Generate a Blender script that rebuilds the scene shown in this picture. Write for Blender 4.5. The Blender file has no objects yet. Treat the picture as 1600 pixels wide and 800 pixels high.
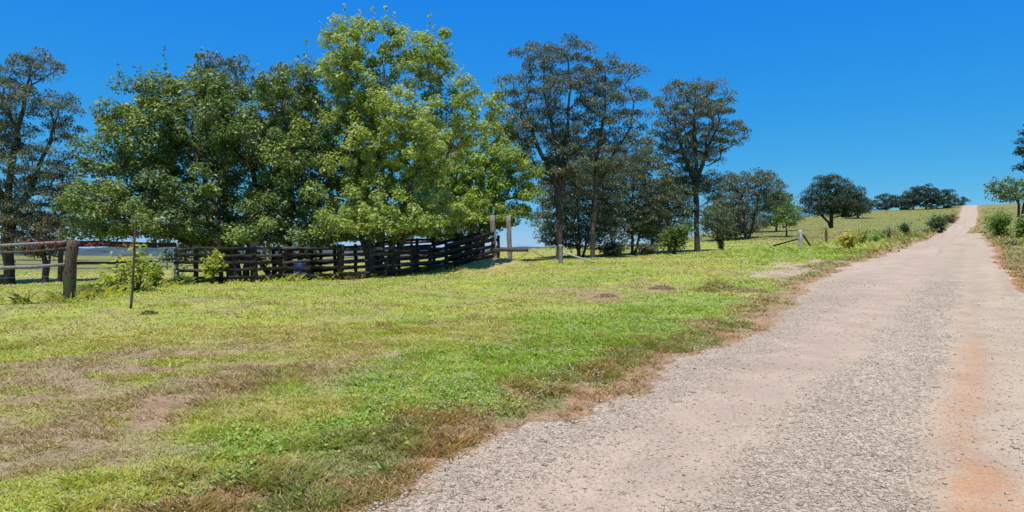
import bpy, math, random
import numpy as np

rng = np.random.default_rng(7)
SC = bpy.context.scene
COL = SC.collection
F, HX, HY, EYE = 1067.0, 800.0, 385.0, 1.6      # focal length, principal column, horizon row (photo pixels), eye height

# ------------------------------------------------------------------ noise
def _hash(ix, iy, seed):
    h = (ix.astype(np.int64) * 374761393 + iy.astype(np.int64) * 668265263 + seed * 974634777) & 0xFFFFFFFF
    h = ((h ^ (h >> 13)) * 1274126177) & 0xFFFFFFFF
    h = h ^ (h >> 16)
    return (h & 0xFFFF) / 65535.0

def vnoise(x, y, seed=0):
    x = np.asarray(x, float); y = np.asarray(y, float)
    ix = np.floor(x); iy = np.floor(y)
    fx = x - ix; fy = y - iy
    fx = fx * fx * (3 - 2 * fx); fy = fy * fy * (3 - 2 * fy)
    a = _hash(ix, iy, seed); b = _hash(ix + 1, iy, seed)
    c = _hash(ix, iy + 1, seed); d = _hash(ix + 1, iy + 1, seed)
    return (a * (1 - fx) + b * fx) * (1 - fy) + (c * (1 - fx) + d * fx) * fy

def fbm(x, y, seed=0, octv=4):
    s = 0; a = 0.5; n = 0
    for k in range(octv):
        s = s + a * vnoise(np.asarray(x) * 2 ** k + 17.3 * k, np.asarray(y) * 2 ** k - 9.1 * k, seed + k); n += a; a *= 0.5
    return s / n

def smooth(x, a, b):
    t = np.clip((np.asarray(x, float) - a) / (b - a), 0, 1)
    return t * t * (3 - 2 * t)

# ------------------------------------------------------------------ terrain
SN, CS = 0.559, 0.829
def st(X, Y): return SN * X + CS * Y, CS * X - SN * Y
def xy(s, t): return SN * s + CS * t, CS * s - SN * t

HS = np.array([-80, 0, 10, 23, 45, 80, 115, 131, 145, 160, 200, 250, 300, 345, 380, 430, 700], float)
HZ = np.array([-0.5, 0, 0.03, 0.36, 1.05, 2.15, 3.25, 3.66, 3.75, 4.15, 6.7, 10.5, 15.0, 19.0, 19.9, 19.5, 12.0], float)
def hroad(s): return np.interp(s, HS, HZ)

cps = []
for s_ in (-60, -20, 0, 10, 23, 34, 45, 62, 80, 100, 115, 131, 145, 160, 180, 200, 225, 250, 275, 300, 345, 380, 430):
    for t_ in (-4.0, 1.7):
        X_, Y_ = xy(s_, t_); cps.append((X_, Y_, float(hroad(s_))))
for s_ in (-20, 10, 34, 62, 100, 131, 160, 200, 250, 300, 345, 400):
    for t_ in (14, 45, 90):
        X_, Y_ = xy(s_, t_); cps.append((X_, Y_, float(hroad(s_) + (0.3 if t_ == 14 else 0.6))))
def pz(px, py, Z): return ((px - HX) / F * Z, Z, EYE - (py - HY) / F * Z)
cps += [pz(590, 433, 31), pz(370, 443, 30.5), pz(275, 447, 27.5), pz(110, 478, 18.4), pz(20, 447, 40), pz(90, 427, 60),
        pz(-300, 450, 40), pz(-300, 430, 60), pz(760, 418, 36), pz(875, 413, 37.5), pz(1000, 402, 46), pz(1090, 397, 50), pz(1250, 392, 43),
        pz(700, 400, 62), pz(835, 389, 72), pz(1000, 391, 100), pz(1100, 383, 90), pz(1150, 374, 100), pz(1200, 366, 110),
        pz(1240, 356, 125), pz(1300, 358, 130), pz(1250, 352, 190), pz(1340, 331, 250), pz(1400, 329, 262), pz(1460, 326, 275),
        pz(1150, 374, 180), pz(1000, 391, 150), pz(1350, 380, 62), pz(1400, 370, 90),
        (-8, 12, -0.1), (-14, 18, -0.2), (-6, 5, -0.02), (-20, 0, -0.1), (0, -30, -0.1), (-40, 20, -0.6), (-8, 24, 0.08), (0, 20, 0.1),
        (-50, 95, -4), (-90, 60, -4), (-15, 95, -2.0), (4, 120, -1), (0, 170, -6), (-60, 170, -12), (-150, 100, -10), (30, 220, -2),
        (60, 320, 0), (120, 380, 8), (-60, 300, -18), (-180, 220, -18), (-120, -40, -3), (60, -60, 0)]
cps = np.array(cps)
# merge near-duplicates
keep = []
for i in range(len(cps)):
    if all(np.hypot(*(cps[i, :2] - cps[j, :2])) > 1.5 for j in keep): keep.append(i)
cps = cps[keep]
_sc = 100.0
def _U(r2): return np.where(r2 > 1e-12, 0.5 * r2 * np.log(np.maximum(r2, 1e-12)), 0)
P = cps[:, :2] / _sc; n = len(P)
d2 = ((P[:, None] - P[None]) ** 2).sum(-1)
A = np.zeros((n + 3, n + 3)); A[:n, :n] = _U(d2) + np.eye(n) * 2e-4
A[:n, n] = 1; A[:n, n + 1:] = P; A[n, :n] = 1; A[n + 1:, :n] = P.T
W = np.linalg.solve(A, np.concatenate([cps[:, 2], np.zeros(3)]))
def tps(X, Y):
    X = np.atleast_1d(np.asarray(X, float)).ravel() / _sc; Y = np.atleast_1d(np.asarray(Y, float)).ravel() / _sc
    out = np.empty(len(X))
    for i in range(0, len(X), 60000):
        x = X[i:i + 60000]; y = Y[i:i + 60000]
        r2 = (x[:, None] - P[None, :, 0]) ** 2 + (y[:, None] - P[None, :, 1]) ** 2
        out[i:i + 60000] = _U(r2) @ W[:n] + W[n] + W[n + 1] * x + W[n + 2] * y
    return out

def zbase(X, Y):
    """smooth lie of the land"""
    X = np.atleast_1d(np.asarray(X, float)); Y = np.atleast_1d(np.asarray(Y, float))
    R = np.hypot(X, Y)
    k = np.minimum(1.0, 420.0 / np.maximum(R, 1e-6))
    z = tps(X * k, Y * k)
    far = -22 + 10 * (fbm(X / 420 + 3, Y / 420, 41, 3) - 0.5)
    w = smooth(R, 330, 700)
    return np.clip(z * (1 - w) + far * w, -30, 30)

def hit(px, py, zmax=420):
    """point of the ground seen at a photo pixel"""
    Z = np.concatenate([np.arange(2, 60, 0.05), np.arange(60, zmax, 0.4)])
    X = (px - HX) / F * Z; ray = EYE - (py - HY) / F * Z
    g = zbase(X, Z)
    i = int(np.argmax(g >= ray))
    if g[i] < ray[i]: i = len(Z) - 1
    return float(X[i]), float(Z[i])

# road edges
Lpix = [(590, 800), (735, 712), (860, 650), (960, 618), (1080, 572), (1150, 545), (1200, 512), (1228, 478), (1262, 446), (1300, 426), (1345, 411), (1395, 395), (1435, 380), (1462, 368)]
Rpix = [(1600, 452), (1570, 420), (1556, 397), (1543, 376)]
Ls, Lt, Rs, Rt = [-90, -10], [-2.9, -2.9], [-90, 10, 18], [2.7, 2.6, 2.0]
for p in Lpix:
    s_, t_ = st(*hit(*p)); Ls.append(s_); Lt.append(t_)
for p in Rpix:
    s_, t_ = st(*hit(*p)); Rs.append(s_); Rt.append(t_)
Ls += [165, 200, 260, 345, 460]; Lt += [-5.0, -4.0, -3.4, -3.3, -3.3]
Rs += [133, 145, 165, 200, 260, 345, 460]; Rt += [1.4, -0.3, -1.0, 0.6, 1.5, 1.6, 1.6]
oL = np.argsort(Ls); Ls = np.array(Ls)[oL]; Lt = np.array(Lt)[oL]
oR = np.argsort(Rs); Rs = np.array(Rs)[oR]; Rt = np.array(Rt)[oR]
EPH = min((float(abs(fbm(np.linspace(2.0, 5, 12) * 0.55 + p_, np.zeros(12) + 3, 5, 4) - 0.5).max()), p_) for p_ in np.arange(0, 60, 0.37))[1]
def edgeL(s):
    s = np.asarray(s, float)
    return np.interp(s, Ls, Lt) + (fbm(s * 0.55 + EPH, s * 0 + 3, 5, 4) - 0.5) * 1.05 - 0.08 + (fbm(s * 5, s * 0 + 8, 6, 3) - 0.5) * 0.28
def edgeR(s):
    s = np.asarray(s, float)
    return np.interp(s, Rs, Rt) + (fbm(s * 0.5, s * 0 + 13, 15, 4) - 0.5) * 0.8
def road_d(X, Y):
    """signed distance outside the road (negative on it), and side"""
    s, t = st(X, Y)
    return np.maximum(edgeL(s) - t, t - edgeR(s))

MX, MY = hit(778, 421)
def ground_z(X, Y):
    X = np.atleast_1d(np.asarray(X, float)); Y = np.atleast_1d(np.asarray(Y, float))
    z = zbase(X, Y)
    d = road_d(X, Y)
    R = np.hypot(X, Y)
    off = smooth(d, 0.0, 1.2)
    z = z + off * ((fbm(X / 1.1, Y / 1.1, 21, 3) - 0.5) * 0.10 + (fbm(X / 4.5, Y / 4.5, 24, 2) - 0.5) * 0.22 * smooth(R, 6, 25) + 0.05 * smooth(d, 0, 0.5))
    z = z + smooth(d, 2, 8) * smooth(R, 45, 90) * (fbm(X / 16, Y / 16, 27, 3) - 0.5) * 0.9 * (1 - smooth(R, 110, 160) * 0.4)
    # heaped soil below the loading race
    z = z + 0.42 * np.exp(-(((X - MX) / 1.7) ** 2 + ((Y - MY - 0.8) / 1.0) ** 2))
    # wheel ruts pressed into the road
    s, t = st(X, Y)
    on = smooth(-d, 0.0, 0.4)
    z = z - on * 0.022 * (np.exp(-((t - 0.05) / 0.22) ** 2) + 0.7 * np.exp(-((t + 1.85) / 0.45) ** 2) + 0.5 * np.exp(-((t - 1.2) / 0.4) ** 2))
    z = z + on * (fbm(X / 0.5, Y / 0.5, 31, 3) - 0.5) * 0.025
    return z
def gz(X, Y): return float(ground_z(X, Y)[0])
def at(px, py):
    X, Y = hit(px, py); return X, Y, gz(X, Y)

# ------------------------------------------------------------------ surface cover
G_YEL = np.array([0.44, 0.475, 0.075]); G_MID = np.array([0.345, 0.43, 0.065]); G_VIV = np.array([0.30, 0.405, 0.06])
G_DRY = np.array([0.50, 0.42, 0.14]); G_DEAD = np.array([0.385, 0.275, 0.16]); G_SOIL = np.array([0.37, 0.22, 0.125])
G_WEED = np.array([0.20, 0.165, 0.07]); G_SAND = np.array([0.46, 0.345, 0.235]); G_FAR = np.array([0.31, 0.305, 0.09])
BL = []
def blob(px, py, rx, ry, kind, k=1.0):
    X, Y = hit(px, py)
    hgt = EYE - float(zbase(X, Y)[0])
    BL.append((X, Y, rx * Y / F, max(ry * Y * Y / (F * max(hgt, 0.3)), 0.15), kind, k))
for b in [(100, 590, 150, 32, 'dead', 1), (300, 556, 170, 14, 'dead', .9), (560, 576, 150, 14, 'dead', .8), (420, 600, 150, 22, 'dead', .7),
          (235, 650, 75, 26, 'soil', 1.0), (60, 690, 100, 28, 'dead', .9), (110, 640, 70, 16, 'soil', .6), (30, 760, 90, 40, 'dead', .7), (180, 740, 60, 22, 'dead', .55), (270, 770, 50, 18, 'dead', .4), (640, 568, 60, 12, 'dead', .8), (330, 610, 70, 14, 'soil', .5),
          (520, 700, 170, 45, 'viv', 1), (660, 625, 170, 38, 'viv', 1), (800, 570, 180, 36, 'viv', 1), (950, 525, 150, 30, 'viv', 1),
          (1080, 492, 100, 20, 'viv', 1), (1140, 468, 70, 12, 'viv', .9), (350, 705, 80, 30, 'viv', .7), (420, 770, 110, 40, 'viv', .8), (1000, 480, 80, 12, 'viv', .8),
          (1290, 402, 150, 6, 'viv', .9), (1340, 395, 90, 8, 'viv', .8), (600, 500, 90, 12, 'viv', .35), (1160, 450, 45, 5, 'viv', 1),
          (250, 535, 220, 20, 'dry', .55), (120, 640, 220, 60, 'dead', .55), (90, 730, 200, 60, 'dead', .6), (330, 600, 200, 30, 'dead', .4), (420, 650, 90, 20, 'dry', .5), (500, 555, 160, 18, 'dry', .5), (450, 528, 130, 16, 'dry', .7), (730, 530, 110, 22, 'dry', .6), (820, 475, 100, 12, 'dry', .6), (560, 465, 160, 10, 'yel', .5), (120, 520, 140, 18, 'dry', .5), (40, 488, 60, 8, 'dead', .5),
          (945, 468, 45, 9, 'soil', .9), (895, 458, 70, 7, 'dead', .8), (1032, 452, 30, 5, 'soil', .8), (1080, 515, 30, 7, 'soil', .8),
          (1320, 416, 46, 3.4, 'sand', 1.1), (1285, 424, 54, 4.5, 'sand', 1.1), (1240, 430, 60, 3.6, 'sand', 1.0), (1195, 433, 46, 2.4, 'sand', .85), (1225, 441, 34, 2.2, 'soil', .55), (1260, 436, 40, 3, 'dead', .8), (1160, 463, 45, 4, 'dry', 1),
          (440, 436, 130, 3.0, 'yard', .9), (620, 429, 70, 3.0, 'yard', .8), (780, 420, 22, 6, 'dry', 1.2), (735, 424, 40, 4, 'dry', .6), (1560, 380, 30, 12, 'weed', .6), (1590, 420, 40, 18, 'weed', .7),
          (150, 455, 150, 9, 'viv', .3), (900, 440, 120, 5, 'viv', .4)]:
    blob(*b)
KIND = {'yard': np.array([0.13, 0.10, 0.06]), 'dead': G_DEAD, 'soil': G_SOIL, 'viv': G_VIV, 'dry': G_DRY, 'sand': G_SAND, 'yel': G_YEL, 'weed': G_WEED}  # the yard tone paints tree shade onto the trampled ground

def cover(X, Y):
    """colour of the ground cover, bareness 0-1, weed 0-1, green 0-1"""
    X = np.asarray(X, float); Y = np.asarray(Y, float)
    R = np.hypot(X, Y)
    m = smooth(fbm(X / 2.3, Y / 2.3, 51, 4), 0.42, 0.72)[:, None]
    c = G_YEL * (1 - m) + G_MID * m
    m2 = (smooth(fbm(X / 1.0 + 9, Y / 1.0, 61, 4), 0.46, 0.70) * 0.65)[:, None]
    c = c * (1 - m2) + G_DRY * m2
    m3 = (smooth(fbm(X / 0.75 + 31, Y / 0.75, 65, 4) + 0.25 * (fbm(X / 5, Y / 5, 67, 2) - 0.5), 0.54, 0.70) * 0.6)[:, None]
    c = c * (1 - m3) + G_DEAD * m3
    m4 = (smooth(fbm(X / 1.3 + 61, Y / 1.3, 69, 4), 0.54, 0.70) * 0.6)[:, None]
    c = c * (1 - m4) + (G_VIV * 0.6 + G_MID * 0.4) * m4
    wf = (smooth(R, 55, 110) * 0.75)[:, None]; fv = smooth(fbm(X / 9, Y / 9, 44, 5), 0.36, 0.66)[:, None]; fv2 = smooth(fbm(X / 3.0 + 5, Y / 3.0, 45, 4), 0.5, 0.72)[:, None]
    cf_ = np.array([0.165, 0.178, 0.032]) * (1 - fv) + np.array([0.105, 0.158, 0.025]) * fv
    cf_ = cf_ * (1 - 0.55 * fv2) + np.array([0.225, 0.165, 0.065]) * 0.55 * fv2
    c = c * (1 - wf) + cf_ * wf
    bare = np.zeros(len(X)); green = np.zeros(len(X)); weed = np.zeros(len(X))
    wx = (fbm(X / 0.9, Y / 0.9, 71, 4) - 0.5); wy = (fbm(X / 0.9 + 40, Y / 0.9, 81, 4) - 0.5)
    br = fbm(X / 0.35, Y / 0.35, 91, 3) - 0.5
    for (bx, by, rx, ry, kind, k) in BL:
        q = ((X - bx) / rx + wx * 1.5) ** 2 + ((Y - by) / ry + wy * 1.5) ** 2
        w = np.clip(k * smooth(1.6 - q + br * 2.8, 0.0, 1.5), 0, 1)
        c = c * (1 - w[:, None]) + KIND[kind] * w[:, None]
        if kind in ('dead',): bare = np.maximum(bare, 0.5 * w)
        if kind in ('soil',): bare = np.maximum(bare, 0.72 * w)
        if kind == 'sand': bare = np.maximum(bare, np.clip(1.3 * w, 0, 1))
        if kind == 'viv': green = np.maximum(green, w); bare = bare * (1 - w)
    # the weedy brown fringe along the road
    d = road_d(X, Y)
    s, t = st(X, Y)
    left = (t < 0)
    wid = np.where(left, 0.85 + 0.9 * (fbm(s * 0.35, s * 0 + 2, 99, 3) - 0.3), 1.6) * np.where(s > 30, 1.3, 1)
    w = (1 - smooth(d + br * 0.6, wid * 0.55, wid * 1.25)) * 0.95
    fr = smooth(fbm(X / 0.45, Y / 0.45, 111, 3), 0.38, 0.62)[:, None]
    wc = np.array([0.27, 0.275, 0.095]) * fr + np.array([0.37, 0.235, 0.11]) * (1 - fr)
    c = c * (1 - w[:, None]) + wc * w[:, None]
    weed = w
    e = 1 - smooth(d + br * 0.9 + (fbm(s * 0.5, s * 0 + 5, 97, 3) - 0.55) * 0.9, 0.0, 0.42)
    e2 = (e * 0.9)[:, None]
    c = c * (1 - e2) + np.where(left[:, None], np.array([[0.42, 0.25, 0.14]]), np.array([[0.42, 0.22, 0.10]])) * e2
    bare = np.maximum(bare * (1 - w), 0.75 * e)
    # right-hand verge is drier
    rv = (smooth(t - edgeR(s), 0.5, 3) * 0.5)[:, None]
    c = c * (1 - rv) + np.array([0.27, 0.25, 0.075]) * rv
    return c, bare, weed, green

# ------------------------------------------------------------------ mesh helpers
def link(o, parent=None):
    COL.objects.link(o)
    if parent is not None: o.parent = parent
    return o

def mesh_np(name, V, FC, mat, parent=None, col=None, smooth_shade=False, extra=None):
    """V (n,3); FC list of (m,k) index arrays"""
    me = bpy.data.meshes.new(name)
    if not isinstance(FC, list): FC = [FC]
    FC = [np.asarray(f, np.int32) for f in FC if len(f)]
    nl = sum(f.size for f in FC); nf = sum(len(f) for f in FC)
    V = np.asarray(V, np.float32)
    me.vertices.add(len(V)); me.vertices.foreach_set('co', V.ravel())
    me.loops.add(nl); me.loops.foreach_set('vertex_index', np.concatenate([f.ravel() for f in FC]))
    tot = np.concatenate([np.full(len(f), f.shape[1], np.int32) for f in FC])
    start = np.concatenate([[0], np.cumsum(tot)[:-1]]).astype(np.int32)
    me.polygons.add(nf); me.polygons.foreach_set('loop_start', start)
    try: me.polygons.foreach_set('loop_total', tot)
    except Exception: pass
    me.update(calc_edges=True)
    if col is not None:
        a = me.color_attributes.new('Col', 'FLOAT_COLOR', 'POINT')
        c = np.ones((len(V), 4), np.float32); c[:, :col.shape[1]] = col
        a.data.foreach_set('color', c.ravel())
    if extra is not None:
        for k, v in extra.items():
            a = me.attributes.new(k, 'FLOAT', 'POINT'); a.data.foreach_set('value', np.asarray(v, np.float32))
    if smooth_shade: me.polygons.foreach_set('use_smooth', np.ones(nf, bool))
    me.materials.append(mat)
    o = bpy.data.objects.new(name, me)
    return link(o, parent)

class MB:
    """collects tubes and boards, built as one mesh"""
    def __init__(s): s.v = []; s.f4 = []; s.n = 0
    def quadmesh(s, V, Fq):
        s.v.append(np.asarray(V, float)); s.f4.append(np.asarray(Fq) + s.n); s.n += len(V)
    def tube(s, pts, rad, sides=7, cap=True):
        pts = np.asarray(pts, float); m = len(pts); rad = np.broadcast_to(np.asarray(rad, float), (m,))
        T = np.gradient(pts, axis=0); T /= np.linalg.norm(T, axis=1)[:, None] + 1e-9
        ref = np.array([0.31, 0.95, 0.05]) if abs(T[0][1]) < 0.8 else np.array([1.0, 0.1, 0.05])
        Aa = np.cross(T, ref); Aa /= np.linalg.norm(Aa, axis=1)[:, None] + 1e-9
        Bb = np.cross(T, Aa)
        th = np.linspace(0, 2 * np.pi, sides, endpoint=False)
        V = (pts[:, None] + rad[:, None, None] * (np.cos(th)[None, :, None] * Aa[:, None] + np.sin(th)[None, :, None] * Bb[:, None])).reshape(-1, 3)
        i = np.arange(m - 1)[:, None] * sides; j = np.arange(sides)[None]; j2 = (j + 1) % sides
        Q = np.stack([i + j, i + j2, i + sides + j2, i + sides + j], -1).reshape(-1, 4)
        if cap:
            V = np.vstack([V, pts[0] - T[0] * rad[0] * .02, pts[-1] + T[-1] * rad[-1] * .15])
            c0, c1 = m * sides, m * sides + 1
            jj = np.arange(sides); 
            Q = np.vstack([Q, np.stack([np.full(sides, c0), (jj + 1) % sides, jj, jj], -1)[:, [0, 1, 2, 2]] * 1, ])[: len(Q)]
            s.v.append(V); s.f4.append(Q + s.n)
            s.tri = getattr(s, 'tri', [])
            b = (m - 1) * sides
            s.tri.append(np.stack([np.full(sides, c1), b + jj, b + (jj + 1) % sides], -1) + s.n)
            s.tri.append(np.stack([np.full(sides, c0), (jj + 1) % sides, jj], -1) + s.n)
            s.n += len(V)
        else: s.quadmesh(V, Q)
    def board(s, a, b, w, h, wob=0.006, seg=6, up=(0, 0, 1), r=None):
        """weathered sawn timber between two points: w along the horizontal normal, h along up"""
        a = np.asarray(a, float); b = np.asarray(b, float); d = b - a; L = np.linalg.norm(d); d /= L
        up = np.asarray(up, float); side = np.cross(d, up)
        if np.linalg.norm(side) < 1e-3: side = np.cross(d, np.array([0, 1.0, 0]))
        side /= np.linalg.norm(side); u = np.cross(side, d)
        c = min(w, h) * 0.14
        prof = np.array([(-w/2 + c, -h/2), (w/2 - c, -h/2), (w/2, -h/2 + c), (w/2, h/2 - c), (w/2 - c, h/2), (-w/2 + c, h/2), (-w/2, h/2 - c), (-w/2, -h/2 + c)])
        V = []
        for k in range(seg + 1):
            p = a + d * L * k / seg
            jit = rng.normal(0, wob, (8, 2)); sh = rng.normal(0, wob * 1.2, 2) * (0 < k < seg)
            pr = prof + jit + sh
            V.append(p + pr[:, :1] * side + pr[:, 1:] * u + d * rng.normal(0, wob, (8, 1)) * (1.0 if k in (0, seg) else 0))
        V = np.vstack(V)
        i = np.arange(seg)[:, None] * 8; j = np.arange(8)[None]; j2 = (j + 1) % 8
        Q = np.stack([i + j, i + j2, i + 8 + j2, i + 8 + j], -1).reshape(-1, 4)
        e = seg * 8
        caps = np.array([[0, 7, 6, 5], [0, 5, 4, 1], [1, 4, 3, 2], [e, e + 5, e + 6, e + 7], [e, e + 1, e + 4, e + 5], [e + 1, e + 2, e + 3, e + 4]])
        s.quadmesh(V, np.vstack([Q, caps]))
    def build(s, name, mat, parent=None, smooth_shade=False, col=None):
        return mesh_np(name, np.vstack(s.v), [np.vstack(s.f4)] + ([np.vstack(s.tri)] if hasattr(s, 'tri') else []), mat, parent, col, smooth_shade)

def tag(o, label, cat, group=None, kind=None):
    if label: o['label'] = label
    if cat: o['category'] = cat
    if group: o['group'] = group
    if kind: o['kind'] = kind
    return o
def empty(name, loc):
    o = bpy.data.objects.new(name, None); o.empty_display_size = 0.3; o.location = loc
    COL.objects.link(o); return o
def structure(o): o['kind'] = 'structure'; return o
def stuff(o, label=None, cat=None):
    o['kind'] = 'stuff'
    if label: o['label'] = label; o['category'] = cat
    return o

# ------------------------------------------------------------------ materials
def newmat(name):
    m = bpy.data.materials.new(name); m.use_nodes = True
    nt = m.node_tree; nt.nodes.clear()
    return m, nt, nt.nodes.new, nt.links.new
def leaf_mat(name, transl=0.35, rough=0.5, spec=0.4, gain=1.0):
    m, nt, N, Lk = newmat(name)
    out = N('ShaderNodeOutputMaterial'); at_ = N('ShaderNodeAttribute'); at_.attribute_name = 'Col'
    p = N('ShaderNodeBsdfPrincipled'); p.inputs['Roughness'].default_value = rough
    p.inputs['Specular IOR Level'].default_value = spec
    tr = N('ShaderNodeBsdfTranslucent'); mix = N('ShaderNodeMixShader'); mix.inputs[0].default_value = transl
    mul = N('ShaderNodeMixRGB'); mul.blend_type = 'MULTIPLY'; mul.inputs[0].default_value = 1; mul.inputs[2].default_value = (1.25 * gain, 1.35 * gain, 0.7 * gain, 1)
    Lk(at_.outputs['Color'], p.inputs['Base Color']); Lk(at_.outputs['Color'], mul.inputs[1]); Lk(mul.outputs[0], tr.inputs['Color'])
    Lk(p.outputs[0], mix.inputs[1]); Lk(tr.outputs[0], mix.inputs[2]); Lk(mix.outputs[0], out.inputs['Surface'])
    return m
def wood_mat(name, c1, c2, scale=(6, 6, 1.2), rough=0.85, moss=None, bump=0.4):
    m, nt, N, Lk = newmat(name)
    out = N('ShaderNodeOutputMaterial'); p = N('ShaderNodeBsdfPrincipled'); p.inputs['Roughness'].default_value = rough
    p.inputs['Specular IOR Level'].default_value = 0.15
    g = N('ShaderNodeNewGeometry'); mp = N('ShaderNodeMapping'); mp.inputs['Scale'].default_value = scale
    Lk(g.outputs['Position'], mp.inputs['Vector'])
    n1 = N('ShaderNodeTexNoise'); n1.inputs['Scale'].default_value = 3; n1.inputs['Detail'].default_value = 6; n1.inputs['Roughness'].default_value = 0.65
    Lk(mp.outputs[0], n1.inputs['Vector'])
    r = N('ShaderNodeValToRGB'); r.color_ramp.elements[0].position = 0.36; r.color_ramp.elements[1].position = 0.66
    r.color_ramp.elements[0].color = (*c1, 1); r.color_ramp.elements[1].color = (*c2, 1)
    Lk(n1.outputs['Fac'], r.inputs['Fac']); colr = r.outputs['Color']
    if moss:
        n2 = N('ShaderNodeTexNoise'); n2.inputs['Scale'].default_value = 5; n2.inputs['Detail'].default_value = 5
        Lk(g.outputs['Position'], n2.inputs['Vector'])
        r2 = N('ShaderNodeValToRGB'); r2.color_ramp.elements[0].position = 0.5; r2.color_ramp.elements[1].position = 0.6
        Lk(n2.outputs['Fac'], r2.inputs['Fac'])
        mx = N('ShaderNodeMixRGB'); mx.inputs[2].default_value = (*moss, 1)
        Lk(r2.outputs['Color'], mx.inputs[0]); Lk(colr, mx.inputs[1]); colr = mx.outputs[0]
    Lk(colr, p.inputs['Base Color'])
    b = N('ShaderNodeBump'); b.inputs['Strength'].default_value = bump; b.inputs['Distance'].default_value = 0.03
    Lk(n1.outputs['Fac'], b.inputs['Height']); Lk(b.outputs[0], p.inputs['Normal'])
    Lk(p.outputs[0], out.inputs['Surface']); return m
def plain_mat(name, c, rough=0.6, var=0.25, scale=6, spec=0.3, metal=0.0):
    m, nt, N, Lk = newmat(name)
    out = N('ShaderNodeOutputMaterial'); p = N('ShaderNodeBsdfPrincipled'); p.inputs['Roughness'].default_value = rough
    p.inputs['Specular IOR Level'].default_value = spec; p.inputs['Metallic'].default_value = metal
    g = N('ShaderNodeNewGeometry'); n1 = N('ShaderNodeTexNoise'); n1.inputs['Scale'].default_value = scale; n1.inputs['Detail'].default_value = 5
    Lk(g.outputs['Position'], n1.inputs['Vector'])
    r = N('ShaderNodeValToRGB'); r.color_ramp.elements[0].position = 0.3; r.color_ramp.elements[1].position = 0.7
    r.color_ramp.elements[0].color = (*[x * (1 - var) for x in c], 1); r.color_ramp.elements[1].color = (*[min(1, x * (1 + var)) for x in c], 1)
    Lk(n1.outputs['Fac'], r.inputs['Fac']); Lk(r.outputs[0], p.inputs['Base Color']); Lk(p.outputs[0], out.inputs['Surface'])
    return m

def ground_mat():
    m, nt, N, Lk = newmat('turf')
    out = N('ShaderNodeOutputMaterial'); p = N('ShaderNodeBsdfPrincipled'); p.inputs['Roughness'].default_value = 0.95; p.inputs['Specular IOR Level'].default_value = 0.1
    a = N('ShaderNodeAttribute'); a.attribute_name = 'Col'
    g = N('ShaderNodeNewGeometry')
    n1 = N('ShaderNodeTexNoise'); n1.inputs['Scale'].default_value = 22; n1.inputs['Detail'].default_value = 6; n1.inputs['Roughness'].default_value = 0.7
    n2 = N('ShaderNodeTexNoise'); n2.inputs['Scale'].default_value = 1.7; n2.inputs['Detail'].default_value = 6; n2.inputs['Roughness'].default_value = 0.7
    Lk(g.outputs['Position'], n1.inputs['Vector']); Lk(g.outputs['Position'], n2.inputs['Vector'])
    m1 = N('ShaderNodeMapRange'); m1.inputs[1].default_value = 0.3; m1.inputs[2].default_value = 0.72; m1.inputs[3].default_value = 0.55; m1.inputs[4].default_value = 1.3
    m2 = N('ShaderNodeMapRange'); m2.inputs[1].default_value = 0.3; m2.inputs[2].default_value = 0.7; m2.inputs[3].default_value = 0.78; m2.inputs[4].default_value = 1.2
    Lk(n1.outputs['Fac'], m1.inputs[0]); Lk(n2.outputs['Fac'], m2.inputs[0])
    mu = N('ShaderNodeMath'); mu.operation = 'MULTIPLY'; Lk(m1.outputs[0], mu.inputs[0]); Lk(m2.outputs[0], mu.inputs[1])
    vm = N('ShaderNodeVectorMath'); vm.operation = 'SCALE'; Lk(a.outputs['Color'], vm.inputs[0]); Lk(mu.outputs[0], vm.inputs['Scale'])
    Lk(vm.outputs[0], p.inputs['Base Color'])
    b = N('ShaderNodeBump'); b.inputs['Strength'].default_value = 0.7; b.inputs['Distance'].default_value = 0.04
    Lk(n1.outputs['Fac'], b.inputs['Height']); Lk(b.outputs[0], p.inputs['Normal'])
    Lk(p.outputs[0], out.inputs['Surface']); return m

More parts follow.
